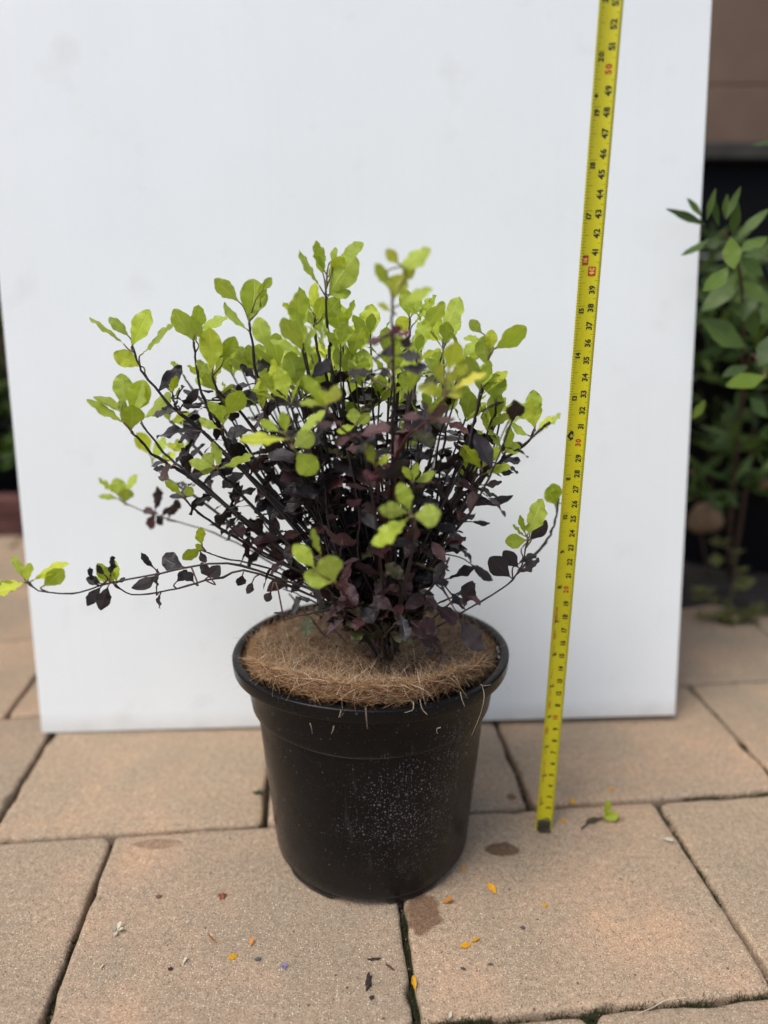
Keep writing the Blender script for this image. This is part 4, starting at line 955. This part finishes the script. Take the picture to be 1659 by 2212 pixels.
for pts, Ys, r in (([(1565, 500), (1598, 590), (1605, 760), (1590, 1000), (1570, 1250)], (.610, .64, .72, .82, .90), .0020), ([(1655, 812), (1620, 770), (1600, 900), (1570, 1150)], (.58, .66, .78, .90), .0020),
                   ([(1690, 560), (1650, 760), (1620, 1000), (1580, 1250)], (.84, .86, .88, .90), .0026), ([(1500, 880), (1530, 960), (1545, 1200)], (.82, .86, .90), .0015), ([(1500, 1000), (1505, 1100), (1535, 1260)], (.82, .85, .89), .0018)):
    V, F = tube(spline([at(*p, Y) for p, Y in zip(pts, Ys)], 18), np.linspace(r * .5, r, 18), 6); parent_keep(link('stem', pymesh('stem', V, F), M_bstem), bush)
# withered tan leaf balls hanging low on the plant
M_tan = simple('withered_leaf', (.16, .105, .06), .85, .35, 40, .6, 120)
for x, y, r in ((1522, 1121, 36), (1497, 1020, 9), (1652, 1045, 13)):
    c = at(x, y, .84); m = mpp(c) * r; bm = bmesh.new(); bmesh.ops.create_uvsphere(bm, u_segments=20, v_segments=12, radius=m)
    for v in bm.verts: v.co = v.co * (1 + .10 * math.sin(3 * v.co.x / m + v.co.z / m * 2)) * Vector((1.05, .7, .95)) if False else Vector((v.co.x * 1.05, v.co.y * .75, v.co.z * .95)) * (1 + .12 * math.sin(3 * v.co.x / m + 2 * v.co.z / m) + .05 * math.sin(9 * v.co.x / m) * math.cos(7 * v.co.z / m)); 
    me = bpy.data.meshes.new('withered_bloom'); bm.to_mesh(me); bm.free(); me.polygons.foreach_set('use_smooth', [True] * len(me.polygons))
    o = link('withered_bloom', me, M_tan, bush); o.location = c - bush.location
# black pots added to darken the shaded gap behind
def darkening_pot(x, y, r0, r1, h, label):
    e = empty('darkening_pot', (x, y, 0), label, 'plant pot', 'pots added to darken the gap behind the board')
    m = simple('gap_shade_black', (.003, .0035, .006), .6, .2, 30, spec=.15)
    V = []; F = []; pr = [(r0, 0), (r1, h - .03), (r1 + .008, h - .03), (r1 + .009, h), (r1 - .002, h), (r1 - .006, h - .04), (0.001, h - .04)]; n = 48
    for r, z in pr: V += [(r * math.cos(2 * math.pi * i / n), r * math.sin(2 * math.pi * i / n), z) for i in range(n)]
    for j in range(3): F += [(j * n + i, j * n + (i + 1) % n, (j + 1) * n + (i + 1) % n, (j + 1) * n + i) for i in range(n)]
    link('body', pymesh('body', V, F), m, e)
    F2 = []
    V2 = V[3 * n:]
    for j in range(0, len(pr) - 4): F2 += [(j * n + i, j * n + (i + 1) % n, (j + 1) * n + (i + 1) % n, (j + 1) * n + i) for i in range(n)]
    link('inside', pymesh('inside', V2, F2), M_soil, e)
darkening_pot(.56, 1.06, .15, .18, .38, 'wide black pot added to darken the gap behind the leafy plant, nearest the board edge')
darkening_pot(.95, 1.08, .13, .16, .38, 'tall black pot added to darken the gap at the far right in front of the fence')
# lumpy dark sheet over the pavers, added as the shade on the ground
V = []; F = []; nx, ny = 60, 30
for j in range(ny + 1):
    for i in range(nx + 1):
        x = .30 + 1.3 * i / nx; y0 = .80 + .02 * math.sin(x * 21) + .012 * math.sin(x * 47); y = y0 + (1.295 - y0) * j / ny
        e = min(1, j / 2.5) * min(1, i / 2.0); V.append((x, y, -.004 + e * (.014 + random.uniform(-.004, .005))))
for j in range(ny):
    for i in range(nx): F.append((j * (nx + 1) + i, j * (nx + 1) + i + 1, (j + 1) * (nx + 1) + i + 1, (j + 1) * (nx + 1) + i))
M_gshade = simple('ground_shade', (.022, .016, .014), .9, .5, 60, 1.0, 300)
link('ground_shade_sheet', pymesh('ground_shade_sheet', V, F), M_gshade)['kind'] = 'structure'
# low creeping plant on the paving, right
creep = empty('creeping_plant', (.50, .82, 0), 'low straggly yellow green plant sprawling on the paving in front of the black pot', 'plant')
M_cr = leaf_mat('creeper_leaf', (0.085, 0.095, 0.018), (0.09, 0.09, 0.03), 0.4, 0.6, 0.2); CRM = [leaf_mesh('leaf', 'back', 130 + k, M_cr) for k in range(3)]
for pts, z0 in (([(1533, 1166), (1578, 1188), (1590, 1240), (1575, 1320), (1600, 1400)], .8), ([(1490, 1275), (1530, 1290), (1600, 1330), (1659, 1350)], .8), ([(1640, 1310), (1600, 1370), (1550, 1400)], .78), ([(1500, 1330), (1560, 1370), (1600, 1420)], .78), ([(1720, 1330), (1650, 1380), (1590, 1410)], .8)):
    P = [at(*p, z0 + .0) for p in pts]; P = [Vector((p.x, p.y, max(.002, p.z))) for p in P]
    sp_ = spline(P, 20); V, F = tube(sp_, .0012, 5); parent_keep(link('stem', pymesh('stem', V, F), simple('creeper_stem', (.09, .08, .035), .8)), creep)
    for i in range(1, 19):
        b = Vector(sp_[i]); a = rb.uniform(0, 6.28); t = b + Vector((math.cos(a), math.sin(a) * .6, rb.uniform(-.05, .7))) * rb.uniform(.010, .024); t.z = max(t.z, .003)
        one_leaf(rb.choice(CRM), LM(b, t, rb.uniform(.012, .028), Vector((rb.gauss(0, .3), -.5, 1))), creep)
for q in ((1580, 1270, 1634, 1252, 26), (1530, 1212, 1565, 1208, 28)):
    b = at(q[0], q[1], .80); one_leaf(random.choice(CRM), LM(b, at(q[2], q[3], .80), q[4] * mpp(b) / .34, Vector((0, -1, .5))), creep)
# left: dark low hedge and brick edging
hedge = empty('dark_hedge', (-.80, 1.20, 0), 'dark green foliage showing past the left edge of the white board', 'shrub')
items = []
for k in range(1500):
    b = Vector((rb.uniform(-1.15, -.52), rb.uniform(1.14, 1.27), .10 + rb.random() * .44)); a = rb.uniform(0, 6.28)
    t = b + Vector((math.cos(a), rb.uniform(-.7, .2), math.sin(a))) * rb.uniform(.02, .04); items.append((rb.choice(BACK), LM(b, t, rb.uniform(.03, .055), Vector((rb.gauss(0, .5), -.6, 1)))))
loose_leaves('foliage', items, hedge)
for k in range(7):
    x = -1.1 + k * .09; V, F = tube(spline([(x, 1.21, -.005), (x + .02, 1.2, .2), (x - .01, 1.21, .45)], 8), .006, 6); parent_keep(link('stem', pymesh('stem', V, F), M_bstem), hedge)
M_brick = simple('dark_red_brick', (.085, .032, .027), .9, .35, 30, .6, 150)
edging = empty('brick_edging', (-.80, 1.14, 0), 'low row of dark red bricks edging the paving at the far left', 'edging')
for k in range(5):
    for z in (0.001, .034): parent_keep(box('brick', -1.2 + k * .152 + (z > .01) * .05, -1.2 + k * .152 + .147 + (z > .01) * .05, 1.10, 1.14, z, z + .031, M_brick, None, .003), edging)

# ------------------------------------------------------------------ litter on the paving
M_or = leaf_mat('orange_petal', (0.72, 0.27, 0.01), (0.75, 0.33, 0.03), 0.12, 0.5, 0.25, vein=(1, 1, 1)); M_yp = leaf_mat('yellow_petal', (0.80, 0.42, 0.012), (0.8, 0.45, 0.03), 0.08, 0.5, 0.25, vein=(1, 1, 1))
OP = [leaf_mesh('petal', 'lime', 200 + k, M_or) for k in range(3)]; YP = [leaf_mesh('petal', 'lime', 210 + k, M_yp) for k in range(3)]
def petal(x, y, ang, L, label, meshes=OP, W=1.0, tilt=.3, nm='petal', cat='petal', group=None):
    b = onz(x, y, .0006); d = Vector((math.cos(R(ang)), math.sin(R(ang)), tilt * .35)).normalized(); n = Vector((random.gauss(0, tilt), random.gauss(0, tilt), 1))
    xx = d.cross(n).normalized(); z = xx.cross(d); b = b - d * L * .5; b.z = .0010
    o = link(nm, random.choice(meshes)); o.matrix_world = Matrix(((xx.x * L * W, d.x * L, z.x * L, b.x), (xx.y * L * W, d.y * L, z.y * L, b.y), (xx.z * L * W, d.z * L, z.z * L, b.z), (0, 0, 0, 1)))
    thing(o, label, cat, group); return o
petal(502, 2067, 25, .0068, 'bright orange petal on the front paver, lowest of the three left of centre', YP, .9)
petal(458, 2034, 160, .0085, 'folded orange petal on the front paver, leftmost of the orange ones', OP, .7, .9)
petal(544, 2038, 75, .0062, 'thin curled orange petal right of the folded one on the front paver', OP, .45, .9)
petal(1005, 2042, 25, .0085, 'yellow petal on the right front paver, left one of a close pair', YP, .75)
petal(1026, 2030, 35, .0075, 'yellow petal on the right front paver, right one of a close pair', YP, .7)
petal(1062, 1921, 120, .010, 'orange petal on the paver between the pot and the tape end', YP, .7, .6)
petal(967, 1950, 10, .0085, 'crumpled orange petal close to the pot base beside the damp stain', OP, .7, .8)
petal(1176, 1956, 80, .0042, 'tiny orange petal alone on the middle of the right paver', YP, 1.1)
petal(894, 2127, 100, .0085, 'orange yellow petal lying in the joint in front of the pot', YP, .6)
petal(1216, 1773, 60, .0060, 'small blurred orange petal just right of the tape end', YP, 1.0)
petal(1236, 1734, 60, .0060, 'small blurred orange petal by the joint right of the tape', YP, 1.0)
petal(1321, 1704, 20, .0055, 'faint orange petal beyond the joint, farthest from the viewer', YP, 1.0)
petal(1001, 1879, 90, .0055, 'dull orange scrap near the right side of the pot base', OP, .6)
M_pale = simple('pale_petal', (.45, .42, .32), .6, .2); PAL = [leaf_mesh('petal', 'lime', 230 + k, M_pale) for k in range(2)]
M_blue = simple('violet_petal', (.16, .15, .32), .6, .2); VIO = [leaf_mesh('petal', 'lime', 240, M_blue)]
def floret(x, y, n, L, meshes, label, nm='fallen_floret'):
    c = onz(x, y, .001); e = empty(nm, c, label, 'flower')
    for k in range(n):
        a = 6.28 * k / n + random.uniform(-.3, .3); one_leaf(meshes[0], LM(c, c + Vector((math.cos(a), math.sin(a), random.uniform(.1, .8))) * L, L * .9, Vector((0, 0, 1))), e, 'petal')
floret(253, 2010, 4, .0045, PAL, 'small withered cream flower on the paver at the left front'); floret(614, 2087, 5, .0022, VIO, 'tiny violet floret on the front paver left of the seed pod')
petal(399, 2078, 70, .0055, 'cream petal scrap on the front paver left of the orange petals', PAL, .5, .6)
petal(219, 2090, 80, .0045, 'cream petal scrap near the left joint of the front paver', PAL, .5, .4)
petal(1442, 1816, -30, .0090, 'white petal scrap on the right paver near its edge', PAL, .7, .3)
petal(972, 2196, 70, .0050, 'pale seed husk in the mossy joint at the bottom', PAL, .6, .5)
M_gry = simple('dark_grey_chip', (.05, .055, .062), .6, .3, 200); CH = [leaf_mesh('chip', 'lime', 250, M_gry)]
petal(556, 2073, 10, .0048, 'grey leaf chip right of the bright orange petal', CH, .8, .4, 'leaf_chip', 'chip'); petal(1128, 2005, 0, .0040, 'grey leaf chip on the middle of the right paver', CH, .9, .3, 'leaf_chip', 'chip')
petal(999, 2093, -20, .0036, 'black leaf chip below the yellow petal pair', CH, .9, .3, 'leaf_chip', 'chip'); petal(1058, 2084, 5, .0038, 'grey leaf chip right of the black one on the right paver', CH, .6, .3, 'leaf_chip', 'chip')
M_deb = simple('dark_debris', (.028, .018, .012), .8, .5, 300, .8, 900); M_bud = simple('brown_bud', (.20, .06, .025), .6, .4, 200)
def crumb(name, x, y, sx, sy, ang, label, cat, mat):
    c = onz(x, y, 0); bm = bmesh.new(); bmesh.ops.create_icosphere(bm, subdivisions=3, radius=1)
    for v in bm.verts:
        q = 1 + .25 * math.sin(7 * v.co.x + 3 * v.co.y) + random.gauss(0, .10); v.co = Vector((v.co.x * sx * q, v.co.y * sy * q, max(-.2, v.co.z) * min(sx, sy) * .7 * q))
    me = bpy.data.meshes.new(name); bm.to_mesh(me); bm.free(); me.materials.append(mat); o = link(name, me); o.location = (c.x, c.y, .0004); o.rotation_euler = (0, 0, R(ang)); thing(o, label, cat)
crumb('seed_pod', 796, 2122, .0052, .0017, 86, 'black dried seed pod on the front paver near the central joint', 'seed pod', M_deb)
crumb('bark_bit', 803, 2156, .0014, .0012, 20, 'small black crumb just below the dried seed pod', 'debris', M_deb)
crumb('bark_bit', 808, 2073, .0038, .0009, 5, 'dark bark sliver above the dried seed pod', 'debris', M_deb)
crumb('bark_bit', 842, 2090, .0034, .0007, -40, 'brown curved sliver right of the seed pod', 'debris', simple('brown_sliver', (.07, .032, .018), .8))
crumb('fallen_bud', 480, 1937, .0026, .0024, 0, 'round brown bud on the paver left of the pot', 'bud', M_bud)
crumb('bark_bit', 343, 1938, .0020, .0014, 0, 'dull brown crumb left of the round bud', 'debris', simple('dull_crumb', (.12, .07, .05), .8))
crumb('bark_bit', 560, 1713, .0050, .0020, 0, 'dark blurred leaf scrap left of the pot in front of the board', 'debris', simple('moss_scrap', (.03, .032, .015), .9))
crumb('bark_bit', 368, 2094, .0014, .0010, 0, 'small black crumb on the front paver left of the cream petal', 'debris', M_deb)
# plucked sprig right of the tape
sprig = empty('plucked_sprig', onz(1310, 1768), 'small plucked sprig with two pale green leaves lying right of the tape', 'sprig')
for a, b, w in (((1308, 1766), (1316, 1732), 14), ((1300, 1766), (1338, 1762), 18), ((1300, 1768), (1262, 1790), 12)):
    p = onz(*a, .002); q = at(*b, p.y - .004); q.z = max(q.z, .002); one_leaf(LIME[0] if w > 13 else OLI[0], LM(p, q, w * mpp(p) / .5, Vector((0, -1, .6))), sprig)
V, F = tube(spline([onz(1256, 1790, .001), onz(1280, 1772, .002), onz(1310, 1766, .002), onz(1335, 1768, .002)], 12), .0007, 5); o = link('stem', pymesh('stem', V, F), M_bstem); parent_keep(o, sprig)
V, F = tube(spline([onz(1377, 2190, .001), onz(1410, 2176, .002), onz(1440, 2160, .003), onz(1488, 2154, .001)], 20), .00022, 4); o = link('straw', pymesh('straw', V, F), M_straw); thing(o, 'thin pale straw lying over the joint at the lower right', 'straw')
